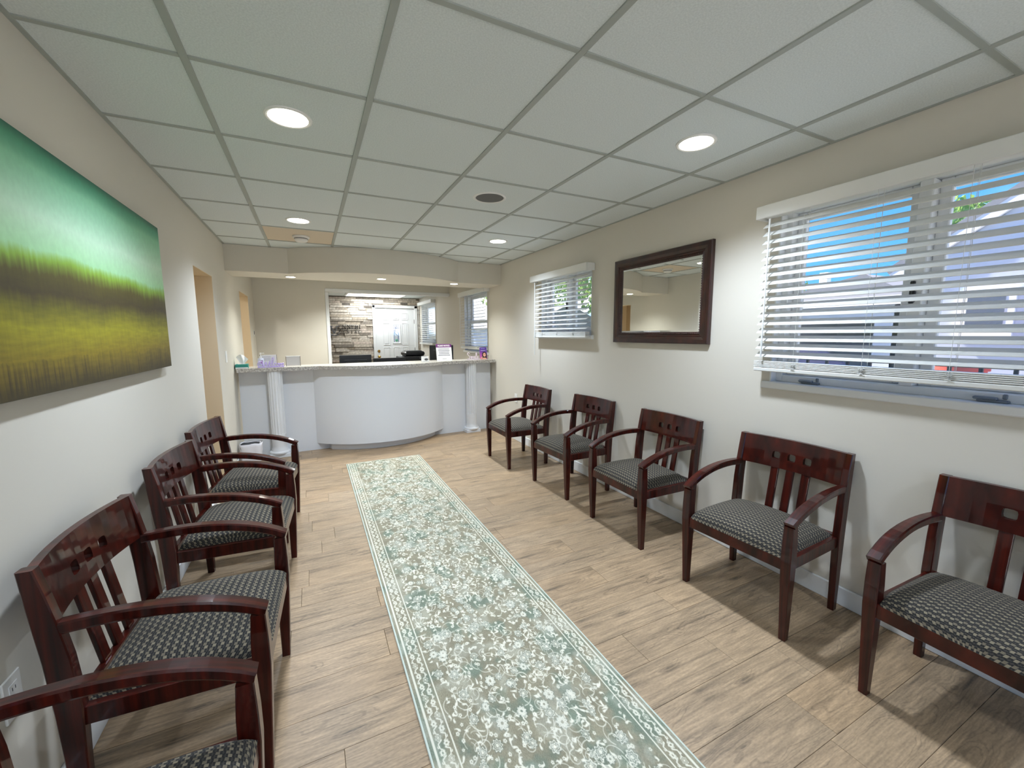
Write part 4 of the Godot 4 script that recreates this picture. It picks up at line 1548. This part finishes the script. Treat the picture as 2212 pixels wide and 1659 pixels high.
func build_wall_things() -> void:
	# mirror
	var y0 := 1.340
	var y1 := 2.026
	var d0 := 1.912
	var d1 := 2.875
	var o := thing("wall_mirror", "rectangular mirror in a dark carved wooden frame", "mirror", D(XR - 0.003, (y0 + y1) / 2, (d0 + d1) / 2))
	var hy := (y1 - y0) / 2
	var hz := (d1 - d0) / 2
	# moulding profile: (inwards from the outer edge, out from the wall)
	var prof := [Vector2(0.0, 0.0), Vector2(0.0, 0.024), Vector2(0.006, 0.030), Vector2(0.03, 0.034), Vector2(0.05, 0.030), Vector2(0.058, 0.022), Vector2(0.064, 0.022), Vector2(0.070, 0.026), Vector2(0.078, 0.018), Vector2(0.084, 0.012), Vector2(0.084, 0.0)]
	var cs := [Vector2(-1, -1), Vector2(1, -1), Vector2(1, 1), Vector2(-1, 1)]
	for k in 4:
		var a: Vector2 = cs[k]
		var b: Vector2 = cs[(k + 1) % 4]
		var g := Geo.new()
		for i in prof.size() - 1:
			var q := []
			for e in [[a, prof[i]], [b, prof[i]], [b, prof[i + 1]], [a, prof[i + 1]]]:
				q.append(Vector3(-e[1].y, e[0].y * (hy - e[1].x), e[0].x * (hz - e[1].x)))
			var mid := (a + b) / 2
			var s: Vector2 = prof[i + 1] - prof[i]
			var outw := Vector3(-absf(s.x) - 0.001, 0, 0) + Vector3(0, mid.y, mid.x) * s.y
			g.face(q, outw)
		part(o, "frame_rail", g.mesh(), M.frame_wood)
		# rope bead along the inner edge
		g = Geo.new()
		var L := Vector3(0, b.y * (hy - 0.074), b.x * (hz - 0.074)) - Vector3(0, a.y * (hy - 0.074), a.x * (hz - 0.074))
		var st := Vector3(-0.020, a.y * (hy - 0.074), a.x * (hz - 0.074))
		var n := int(L.length() / 0.016)
		for i in n:
			g.x = Transform3D(Basis(Vector3(1, 0, 0), 0.7), st + L * (i + 0.5) / n)
			g.box(Vector3.ZERO, Vector3(0.010, 0.008, 0.013), 0.003)
		g.x = Transform3D()
		var bd := part(o, "bead_strip", g.mesh(), M.frame_wood)
		bd.set_meta("kind", "stuff")
	bpart(o, "mirror_pane", Vector3(-0.008, 0, 0), Vector3(0.004, hy * 2 - 0.19, hz * 2 - 0.19), M.mirror_glass)
	# bevel of the glass
	var g2 := Geo.new()
	for k in 4:
		var a: Vector2 = cs[k]
		var b: Vector2 = cs[(k + 1) % 4]
		var q := []
		for e in [[a, 0.080, -0.0085], [b, 0.080, -0.0085], [b, 0.096, -0.0102], [a, 0.096, -0.0102]]:
			q.append(Vector3(e[2], e[0].y * (hy - e[1]), e[0].x * (hz - e[1])))
		g2.face(q, Vector3(-1, 0, 0))
	part(o, "mirror_bevel", g2.mesh(), M.mirror_glass)
	# painting
	o = thing("canvas_painting", "abstract green and olive landscape canvas on the left wall", "painting", D(XL + 0.02, 1.6215, 2.12))
	bpart(o, "stretcher", Vector3(0, 0, 0), Vector3(0.036, 0.760, 1.72), M.canvas_edge, 0.003)
	var g := Geo.new()
	g.box(Vector3(0.0185, 0, 0), Vector3(0.002, 0.762, 1.722), 0.0005)
	for i in g.v.size():
		g.t[i] = Vector2(0.5 - g.v[i].z / 1.722, 0.5 - g.v[i].y / 0.762)
	part(o, "painted_canvas", g.mesh(), M.canvas_print)
	# wall plates
	for q in [[XR, 0.57, 4.835, -1.0, "white socket plate on the right wall beside the far chair"], [XL, 0.47, 1.46, 1.0, "white socket plate low on the left wall behind the armrest"]]:
		o = thing("socket_plate", q[4], "socket", D(q[0], q[1], q[2]), 0.0, "wall sockets")
		bpart(o, "plate", Vector3(q[3] * 0.003, 0, 0), Vector3(0.006, 0.116, 0.072), M.plastic_white, 0.002)
		for s in [-0.022, 0.022]:
			bpart(o, "socket_face", Vector3(q[3] * 0.007, s, 0), Vector3(0.002, 0.028, 0.034), M.paper, 0.0005)
			for e in [-0.006, 0.006]:
				bpart(o, "slot", Vector3(q[3] * 0.0082, s, e), Vector3(0.0006, 0.009, 0.002), M.dark_grey)
	o = thing("light_switch", "white switch plate on the left wall between the two doorways", "switch", D(XL, 1.20, 4.95))
	bpart(o, "plate", Vector3(0.003, 0, 0), Vector3(0.006, 0.116, 0.072), M.plastic_white, 0.002)
	bpart(o, "rocker", Vector3(0.007, 0, 0), Vector3(0.004, 0.06, 0.03), M.paper, 0.001)
	o = thing("thermostat", "small dark wall control beside the far doorway", "thermostat", D(XL, 1.44, 7.39))
	bpart(o, "plate", Vector3(0.004, 0, 0), Vector3(0.008, 0.09, 0.07), M.plastic_white, 0.002)
	bpart(o, "display", Vector3(0.009, 0.008, 0), Vector3(0.004, 0.05, 0.04), M.dark_grey, 0.001)
	# ceiling fittings
	o = thing("ceiling_speaker", "round grey ceiling speaker with a white rim", "speaker", D(1.19, H + 0.004, 2.78))
	g = Geo.new()
	g.lathe(Vector3.ZERO, [Vector2(0.098, 0.004), Vector2(0.098, -0.004), Vector2(0.106, -0.007), Vector2(0.116, -0.003), Vector2(0.118, 0.006)], 40)
	part(o, "rim", g.mesh(), M.plastic_white)
	g = Geo.new()
	g.lathe(Vector3.ZERO, [Vector2(0.099, -0.002), Vector2(0.06, -0.004), Vector2(0.0001, -0.005)], 40)
	part(o, "grille", g.mesh(), M.speaker_grey)
	o = thing("smoke_detector", "white smoke detector on the tan ceiling tile", "smoke detector", D(-0.02, H + 0.004, 4.62))
	g = Geo.new()
	g.lathe(Vector3.ZERO, [Vector2(0.075, 0.0), Vector2(0.075, -0.012), Vector2(0.07, -0.016), Vector2(0.06, -0.016)], 28)
	part(o, "base_ring", g.mesh(), M.plastic_white)
	g = Geo.new()
	g.lathe(Vector3.ZERO, [Vector2(0.06, -0.014), Vector2(0.058, -0.04), Vector2(0.045, -0.052), Vector2(0.0001, -0.054)], 28)
	part(o, "sensor_dome", g.mesh(), M.plastic_white)
	g = Geo.new()
	g.lathe(Vector3.ZERO, [Vector2(0.061, -0.022), Vector2(0.061, -0.028)], 28)
	part(o, "vent_slot", g.mesh(), M.dark_grey)
	# lettering on the stone wall
	o = thing("wall_lettering", "black VENNERI DENTAL letters with a round emblem on stone", "sign", D(0.8, 1.53, FAR - 0.045))
	text(o, "name_letters", "ENNERI", true, 0.47, 0.092, 0.012, M.sign_black, Vector3(0.02, 0.055, 0.006))
	text(o, "line_letters", "D E N T A L", true, 0.46, 0.052, 0.012, M.sign_black, Vector3(0.02, -0.055, 0.006))
	text(o, "emblem_letter", "V", true, 0.20, 0.17, 0.014, M.emblem_grey, Vector3(-0.30, -0.005, 0.012))
	g = Geo.new()
	var arcp := []
	for k in 20:
		var a := lerpf(-PI * 0.08, -PI * 1.12, k / 19.0)
		arcp.append(Vector3(-0.30 + 0.115 * cos(a), 0.0 + 0.135 * sin(a), 0.008))
	g.tube(arcp, 0.011, 8)
	part(o, "emblem_swoosh", g.mesh(), M.emblem_grey)
	# entrance door
	var dr := struct("door_1", "white panelled entrance door with a leaded glass insert", "door")
	bpart(dr, "casing", D(1.357, 1.045, FAR - 0.02), Vector3(0.06, 2.09, 0.06), M.white_trim, 0.004)
	bpart(dr, "casing", D(2.328, 1.045, FAR - 0.02), Vector3(0.068, 2.09, 0.06), M.white_trim, 0.004)
	bpart(dr, "casing", D(1.845, 2.060, FAR - 0.02), Vector3(1.035, 0.062, 0.06), M.white_trim, 0.004)
	var L := Node3D.new()
	L.name = "door_leaf"
	dr.add_child(L, true)
	L.position = D(1.387, 0, FAR + 0.02)
	g = Geo.new()
	for q in [[0.0, 0.39, 0.005, 2.027], [0.565, 0.907, 0.005, 2.027], [0.39, 0.565, 0.005, 1.21], [0.39, 0.565, 1.65, 2.027]]:
		g.box(Vector3((q[0] + q[1]) / 2, (q[2] + q[3]) / 2, 0), Vector3(q[1] - q[0], q[3] - q[2], 0.044))
	part(L, "slab", g.mesh(), M.white_trim)
	for x in [[0.17, 0.32], [0.395, 0.535], [0.61, 0.75]]:
		for y in [[1.76, 1.915], [1.17, 1.674], [0.2, 1.11]]:
			if x[0] > 0.35 and x[0] < 0.5 and y[0] > 1.0 and y[0] < 1.5:
				continue
			var w: float = x[1] - x[0]
			var h: float = y[1] - y[0]
			var c := Vector3((x[0] + x[1]) / 2, (y[0] + y[1]) / 2, 0.024)
			g = Geo.new()
			for s in [-1.0, 1.0]:
				g.box(Vector3(s * w / 2, 0, 0), Vector3(0.012, h, 0.014), 0.004)
				g.box(Vector3(0, s * h / 2, 0), Vector3(w, 0.012, 0.014), 0.004)
			g.box(Vector3(0, 0, -0.001), Vector3(w - 0.05, h - 0.05, 0.012), 0.005)
			part(L, "raised_panel", g.mesh(), M.white_trim, c)
	g = Geo.new()
	for s in [-1.0, 1.0]:
		g.box(Vector3(s * 0.0875, 0, 0), Vector3(0.022, 0.462, 0.02), 0.005)
		g.box(Vector3(0, s * 0.22, 0), Vector3(0.175, 0.022, 0.02), 0.005)
	part(L, "glass_surround", g.mesh(), M.white_trim, Vector3(0.4775, 1.43, 0.026))
	bpart(L, "glass_insert", Vector3(0.4775, 1.43, 0), Vector3(0.175, 0.44, 0.006), M.clear_acrylic)
	g = Geo.new()
	for s in [[[-0.06, 0.2], [0.0, 0.12], [0.05, 0.2]], [[0, 0.2], [-0.04, 0.02], [0.04, -0.06], [0.02, -0.15]], [[-0.05, -0.2], [-0.05, 0.1], [0.05, 0.02], [0.05, -0.2]], [[-0.075, 0.14], [0.075, 0.14]]]:
		var pts := []
		for q in s:
			pts.append(Vector3(q[0], q[1], 0.008))
		g.tube(pts, 0.005, 5)
	part(L, "lead_lines", g.mesh(), M.lead, Vector3(0.4775, 1.43, 0))
	g = Geo.new()
	g.x = Transform3D(Basis(Vector3(1, 0, 0), PI / 2), Vector3.ZERO)
	g.lathe(Vector3.ZERO, [Vector2(0.036, -0.006), Vector2(0.036, 0.004), Vector2(0.02, 0.012), Vector2(0.0001, 0.012)], 6)
	part(L, "green_gem", g.mesh(), M.gem_green, Vector3(0.4775, 1.275, 0.006))
	for q in [[1.03, 0.026], [0.895, 0.03]]:
		g = Geo.new()
		g.x = Transform3D(Basis(Vector3(1, 0, 0), PI / 2), Vector3.ZERO)
		if q[0] > 1.0:
			g.lathe(Vector3.ZERO, [Vector2(0.03, 0.0), Vector2(0.03, 0.012), Vector2(0.012, 0.018), Vector2(0.0001, 0.018)], 18)
		else:
			g.lathe(Vector3.ZERO, [Vector2(0.032, 0.0), Vector2(0.03, 0.008), Vector2(0.012, 0.012), Vector2(0.012, 0.03), Vector2(0.028, 0.04), Vector2(0.03, 0.055), Vector2(0.018, 0.066), Vector2(0.0001, 0.068)], 18)
		part(L, "deadbolt" if q[0] > 1.0 else "knob", g.mesh(), M.brass, Vector3(0.06, q[0], 0.022))
	for y in [1.72, 1.05, 0.3]:
		bpart(L, "hinge", Vector3(0.905, y, 0.024), Vector3(0.014, 0.10, 0.014), M.bronze)


# ---------------------------------------------------------------- outdoors

func tree(label: String, at: Vector3, h: float, r: float, n: int, m: Material, sd: int) -> void:
	var o := thing("tree", label, "tree", at, 0.0, "trees outside the windows")
	var g := Geo.new()
	g.tube([Vector3(0, 0, 0), Vector3(0.05, h * 0.4, 0.03), Vector3(-0.05, h * 0.75, 0)], 0.16, 8)
	g.tube([Vector3(0.03, h * 0.4, 0.02), Vector3(r * 0.4, h * 0.65, r * 0.3)], 0.07, 6)
	g.tube([Vector3(0.03, h * 0.45, 0.02), Vector3(-r * 0.45, h * 0.7, -r * 0.2)], 0.07, 6)
	part(o, "tree_trunk", g.mesh(), M.trunk)
	g = Geo.new()
	# one leaf: a folded blade
	g.face([Vector3(0, 0, 0), Vector3(0.05, 0.012, 0.06), Vector3(0, 0, 0.15)], Vector3.UP)
	g.face([Vector3(0, 0, 0), Vector3(-0.05, 0.012, 0.06), Vector3(0, 0, 0.15)], Vector3.UP)
	var mm := MultiMesh.new()
	mm.transform_format = MultiMesh.TRANSFORM_3D
	mm.mesh = g.mesh()
	mm.instance_count = n
	rng.seed = sd
	for i in n:
		var p := Vector3.ZERO
		while true:
			p = Vector3(rng.randf_range(-1, 1), rng.randf_range(-1, 1), rng.randf_range(-1, 1))
			if p.length() < 1.0 and p.length() > 0.3:
				break
		p = Vector3(p.x * r, h * 0.72 + p.y * r, p.z * r)
		p += Vector3(sin(p.y * 3.0), 0, cos(p.y * 2.6)) * r * 0.14
		var b := Basis.from_euler(Vector3(rng.randf() * TAU, rng.randf() * TAU, rng.randf() * TAU)) * rng.randf_range(0.8, 1.7)
		mm.set_instance_transform(i, Transform3D(b, p))
	var mi := MultiMeshInstance3D.new()
	mi.name = "tree_crown"
	mi.multimesh = mm
	mi.material_override = m
	mi.set_meta("kind", "stuff")
	o.add_child(mi, true)


func build_outdoors() -> void:
	var G := -0.35
	var gr := struct("ground", "turf yard, and unseen pale paving that bounces sunlight into the room", "ground")
	var g := Geo.new()
	g.span(-60, 60, G - 0.2, G, FRONT - 1.0, 60)
	part(gr, "yard", g.mesh(), M.yard_turf)
	g = Geo.new()
	g.span(-60, 60, G - 0.2, G + 0.01, -60, FRONT - 1.0)
	part(gr, "unseen_paving", g.mesh(), M.concrete)  # out of view; pale so that sunlight bounces up to the ceiling
	# neighbouring house: gable wall of white siding facing the windows
	var h := thing("neighbour_house", "white sided house with a sloping gable seen through the wide window", "house", D(7.5, G, 0.4))
	var ridge := 4.05 - G
	var eave := 2.50 - G
	var half := 2.2
	g = Geo.new()
	g.x = Transform3D(Basis(Vector3(0, 0, -1), Vector3(0, 1, 0), Vector3(1, 0, 0)), Vector3(2.0, 0, 0))
	g.extrude(PackedVector2Array([Vector2(-half, 0), Vector2(half, 0), Vector2(half, eave), Vector2(0, ridge), Vector2(-half, eave)]), 3.9, false)
	part(h, "house_body", g.mesh(), M.siding)
	var y := 0.15
	while y < ridge - 0.1:
		var hw := half if y < eave - 0.1 else half * (ridge - y - 0.12) / (ridge - eave)
		if hw > 0.1:
			var b := bpart(h, "siding_board", Vector3(0.035, y + 0.075, 0), Vector3(0.022, 0.152, hw * 2), M.siding, 0.002)
			b.rotation.z = 0.07
		y += 0.15
	for s in [-1.0, 1.0]:
		g = Geo.new()
		var L := sqrt(half * half + (ridge - eave) * (ridge - eave)) + 0.5
		var an := atan2(ridge - eave, half)
		g.x = Transform3D(Basis(Vector3(1, 0, 0), -s * an * -1.0), Vector3(1.9, 0, 0))
		g.box(Vector3(0.1, 0.07, s * L / 2 * 1.0), Vector3(4.1, 0.08, L))
		g.x = Transform3D()
		part(h, "roof_slope", g.mesh(), M.roof_shingle, Vector3(0, ridge, 0))
		g = Geo.new()
		g.x = Transform3D(Basis(Vector3(1, 0, 0), -s * an * -1.0), Vector3(-0.02, 0, 0))
		g.box(Vector3(0, 0.0, s * L / 2), Vector3(0.05, 0.18, L))
		part(h, "rake_board", g.mesh(), M.house_trim, Vector3(0, ridge, 0))
	for q in [[-1.65, 2.0, 0.32, 0.42], [0.3, 2.0, 0.4, 0.5]]:
		var wn := bpart(h, "house_window", Vector3(-0.005, q[1], q[0]), Vector3(0.04, q[3] + 0.16, q[2] + 0.16), M.house_trim)
		bpart(wn, "pane", Vector3(-0.022, 0, 0), Vector3(0.006, q[3], q[2]), M.tinted_glass)
	# garage further back
	var ga := thing("garage", "pale garage with a dark open bay in the left of the wide window", "garage", D(12.0, G, 6.2))
	g = Geo.new()
	g.box(Vector3(3.95, 1.25, 0), Vector3(0.1, 2.5, 3.2))
	for q in [-1.55, 1.55]:
		g.box(Vector3(2, 1.25, q), Vector3(4, 2.5, 0.1))
	for q in [-1.375, 1.375]:
		g.box(Vector3(0.05, 1.25, q), Vector3(0.1, 2.5, 0.45))
	g.box(Vector3(0.05, 2.25, 0), Vector3(0.1, 0.5, 2.3))
	g.box(Vector3(2, 2.45, 0), Vector3(4, 0.1, 3.2))
	part(ga, "garage_body", g.mesh(), M.siding)
	bpart(ga, "fascia", Vector3(-0.15, 2.5, 0), Vector3(0.1, 0.2, 3.7), M.house_trim)
	g = Geo.new()
	g.x = Transform3D(Basis(Vector3(0, 0, -1), Vector3(0, 1, 0), Vector3(1, 0, 0)), Vector3(2, 0, 0))
	g.extrude(PackedVector2Array([Vector2(-1.9, 2.56), Vector2(1.9, 2.56), Vector2(-0.9, 3.15)]), 4.2, false)
	part(ga, "garage_roof", g.mesh(), M.roof_shingle)
	bpart(ga, "flue_pipe", Vector3(1.2, 3.1, -0.6), Vector3(0.2, 0.7, 0.2), M.house_trim)
	# parked car
	var car := thing("parked_car", "dark purple parked car in front of the pale garage", "car", D(9.6, G, 6.3))
	g = Geo.new()
	g.x = Transform3D(Basis(Vector3(0, 0, -1), Vector3(0, 1, 0), Vector3(1, 0, 0)), Vector3.ZERO)
	g.extrude(PackedVector2Array([Vector2(-2.0, 0.3), Vector2(2.0, 0.3), Vector2(2.05, 0.7), Vector2(1.5, 0.85), Vector2(0.9, 0.92), Vector2(0.35, 1.4), Vector2(-1.0, 1.42), Vector2(-1.7, 0.95), Vector2(-2.05, 0.9)]), 1.65, false)
	part(car, "car_body", g.mesh(), M.car_paint)
	g = Geo.new()
	g.x = Transform3D(Basis(Vector3(0, 0, -1), Vector3(0, 1, 0), Vector3(1, 0, 0)), Vector3.ZERO)
	g.extrude(PackedVector2Array([Vector2(0.75, 0.95), Vector2(0.32, 1.34), Vector2(-0.95, 1.36), Vector2(-1.45, 0.97)]), 1.67, false)
	part(car, "side_window", g.mesh(), M.tinted_glass)
	for s in [-1.25, 1.25]:
		for e in [-0.78, 0.78]:
			g = Geo.new()
			g.x = Transform3D(Basis(Vector3(0, 0, 1), PI / 2), Vector3(e, 0.32, s))
			g.lathe(Vector3.ZERO, [Vector2(0.0001, -0.1), Vector2(0.30, -0.1), Vector2(0.32, -0.06), Vector2(0.32, 0.06), Vector2(0.30, 0.1), Vector2(0.0001, 0.1)], 20)
			part(car, "wheel", g.mesh(), M.black_plastic)
	# black railing and clay planters in the yard
	var rl := thing("yard_railing", "black metal railing low outside the wide window", "railing", D(5.2, G, 1.7))
	for yy in [0.2, 1.48]:
		bpart(rl, "rail", Vector3(0, yy, 0), Vector3(0.05, 0.05, 3.4), M.rail_black)
	for k in 18:
		bpart(rl, "baluster", Vector3(0, 0.74, -1.68 + k * 0.198), Vector3(0.025, 1.48, 0.025), M.rail_black)
	for q in [[1.95, "left red clay planter beyond the black railing"], [1.15, "right red clay planter beyond the black railing"]]:
		var pt := thing("clay_planter", q[1], "planter", D(6.6, G, q[0]), 0.0, "clay planters in the yard")
		bpart(pt, "stand", Vector3(0, 0.5, 0), Vector3(0.36, 1.0, 0.36), M.house_trim)
		g = Geo.new()
		g.lathe(Vector3(0, 1.0, 0), [Vector2(0.0001, 0.0), Vector2(0.16, 0.0), Vector2(0.22, 0.34), Vector2(0.24, 0.34), Vector2(0.24, 0.42), Vector2(0.2, 0.42), Vector2(0.19, 0.36), Vector2(0.0001, 0.36)], 20)
		part(pt, "pot", g.mesh(), M.red_clay)
	tree("leafy green tree behind the sided house", D(18.5, G, 5.7), 6.4, 1.3, 2600, M.leaf, 5)
	tree("low leafy tree left of the pale garage", D(15.5, G, 9.6), 3.6, 1.6, 1800, M.leaf, 6)
	tree("tall tree seen through the small window", D(8.4, G, 9.8), 6.5, 2.6, 5200, M.leaf, 7)
	tree("bushy tree seen through the window behind the counter", D(11.5, G, 20.5), 6.5, 2.8, 5200, M.leaf, 8)
	var h2 := thing("white_cottage", "low white sided cottage seen through the window behind the counter", "house", D(6.4, G, 14.4))
	bpart(h2, "cottage_wall", Vector3(1.5, 1.0, 0), Vector3(3, 2.0, 5.0), M.siding)
	for k in 12:
		bpart(h2, "siding_board", Vector3(-0.01, 0.12 + k * 0.16, 0), Vector3(0.024, 0.15, 5.0), M.siding, 0.003)
	g = Geo.new()
	g.x = Transform3D(Basis(Vector3(1, 0, 0), Vector3(0, 1, 0), Vector3(0, 0, 1)), Vector3.ZERO)
	g.extrude(PackedVector2Array([Vector2(-0.25, 2.0), Vector2(3.25, 2.0), Vector2(1.5, 2.75)]), 5.3, false)
	part(h2, "cottage_roof", g.mesh(), M.roof_shingle)


const SKY_TURN := 3.8397
const LAMP := 4.2


func _ready() -> void:
	# camera
	var cam := Camera3D.new()
	cam.name = "camera"
	var f := Vector3(0.43589774, -0.12060569, -0.8918786)
	var r := Vector3(0.89822901, -0.00377225, 0.43951156)
	cam.transform = Transform3D(Basis(r, r.cross(f), -f).orthonormalized(), Vector3(0, 1.414, 0))
	cam.fov = rad_to_deg(2.0 * atan(829.5 / 888.08))
	cam.near = 0.02
	cam.far = 300.0
	cam.current = true
	add_child(cam)
	# sky, exposure
	var env := Environment.new()
	env.background_mode = Environment.BG_SKY
	var sky := Sky.new()
	var pan := PanoramaSkyMaterial.new()
	pan.panorama = tex(sky_image())
	sky.sky_material = pan
	env.sky = sky
	env.sky_rotation = Vector3(0, deg_to_rad(0), 0)
	env.background_energy_multiplier = 1.9
	env.tonemap_mode = Environment.TONE_MAPPER_LINEAR
	env.tonemap_exposure = 1.18
	env.sdfgi_enabled = true
	env.ssao_enabled = true
	env.ssil_enabled = true
	var we := WorldEnvironment.new()
	we.name = "world"
	we.environment = env
	add_child(we)
	# sun: high, along the street, so that it does not shine in through the right-hand windows
	var sun := DirectionalLight3D.new()
	sun.name = "sun"
	sun.light_energy = 6.0
	sun.light_color = Color(1.0, 0.96, 0.9)
	sun.light_angular_distance = 0.6
	sun.shadow_enabled = true
	add_child(sun)
	sun.look_at_from_position(Vector3(-1.0, 6.0, -5.0), Vector3.ZERO)
	make_materials()
	build_shell()
	build_windows()
	build_lights()
	build_counter()
	build_chairs()
	build_rug()
	build_wall_things()
	build_blind("wide white slatted blind with tilt wand over the casement window", 0.26, 1.55, 2.052, 1.196, -0.0 + 0.08, [0.40, 0.72, 1.02, 1.33], 5, [0.22, 1.58], 38.0)
	build_blind("short white blind over the small window left of the mirror", 3.215, 4.215, 2.0, 1.375, -0.20, [3.42, 3.72, 4.02], 5, [3.19, 4.275], 28.0)
	build_blind("white blind on the window behind the counter's right end", 5.74, 6.82, 2.04, 1.175, 0.05, [6.0, 6.55], 3, [5.70, 6.87], 15.0)
	build_blind("white blind on the window beside the entrance door", 8.64, 9.80, 2.08, 1.19, 0.05, [8.9, 9.5], 3, [8.62, 9.84], 16.0)
	build_counter_things()
	build_outdoors()
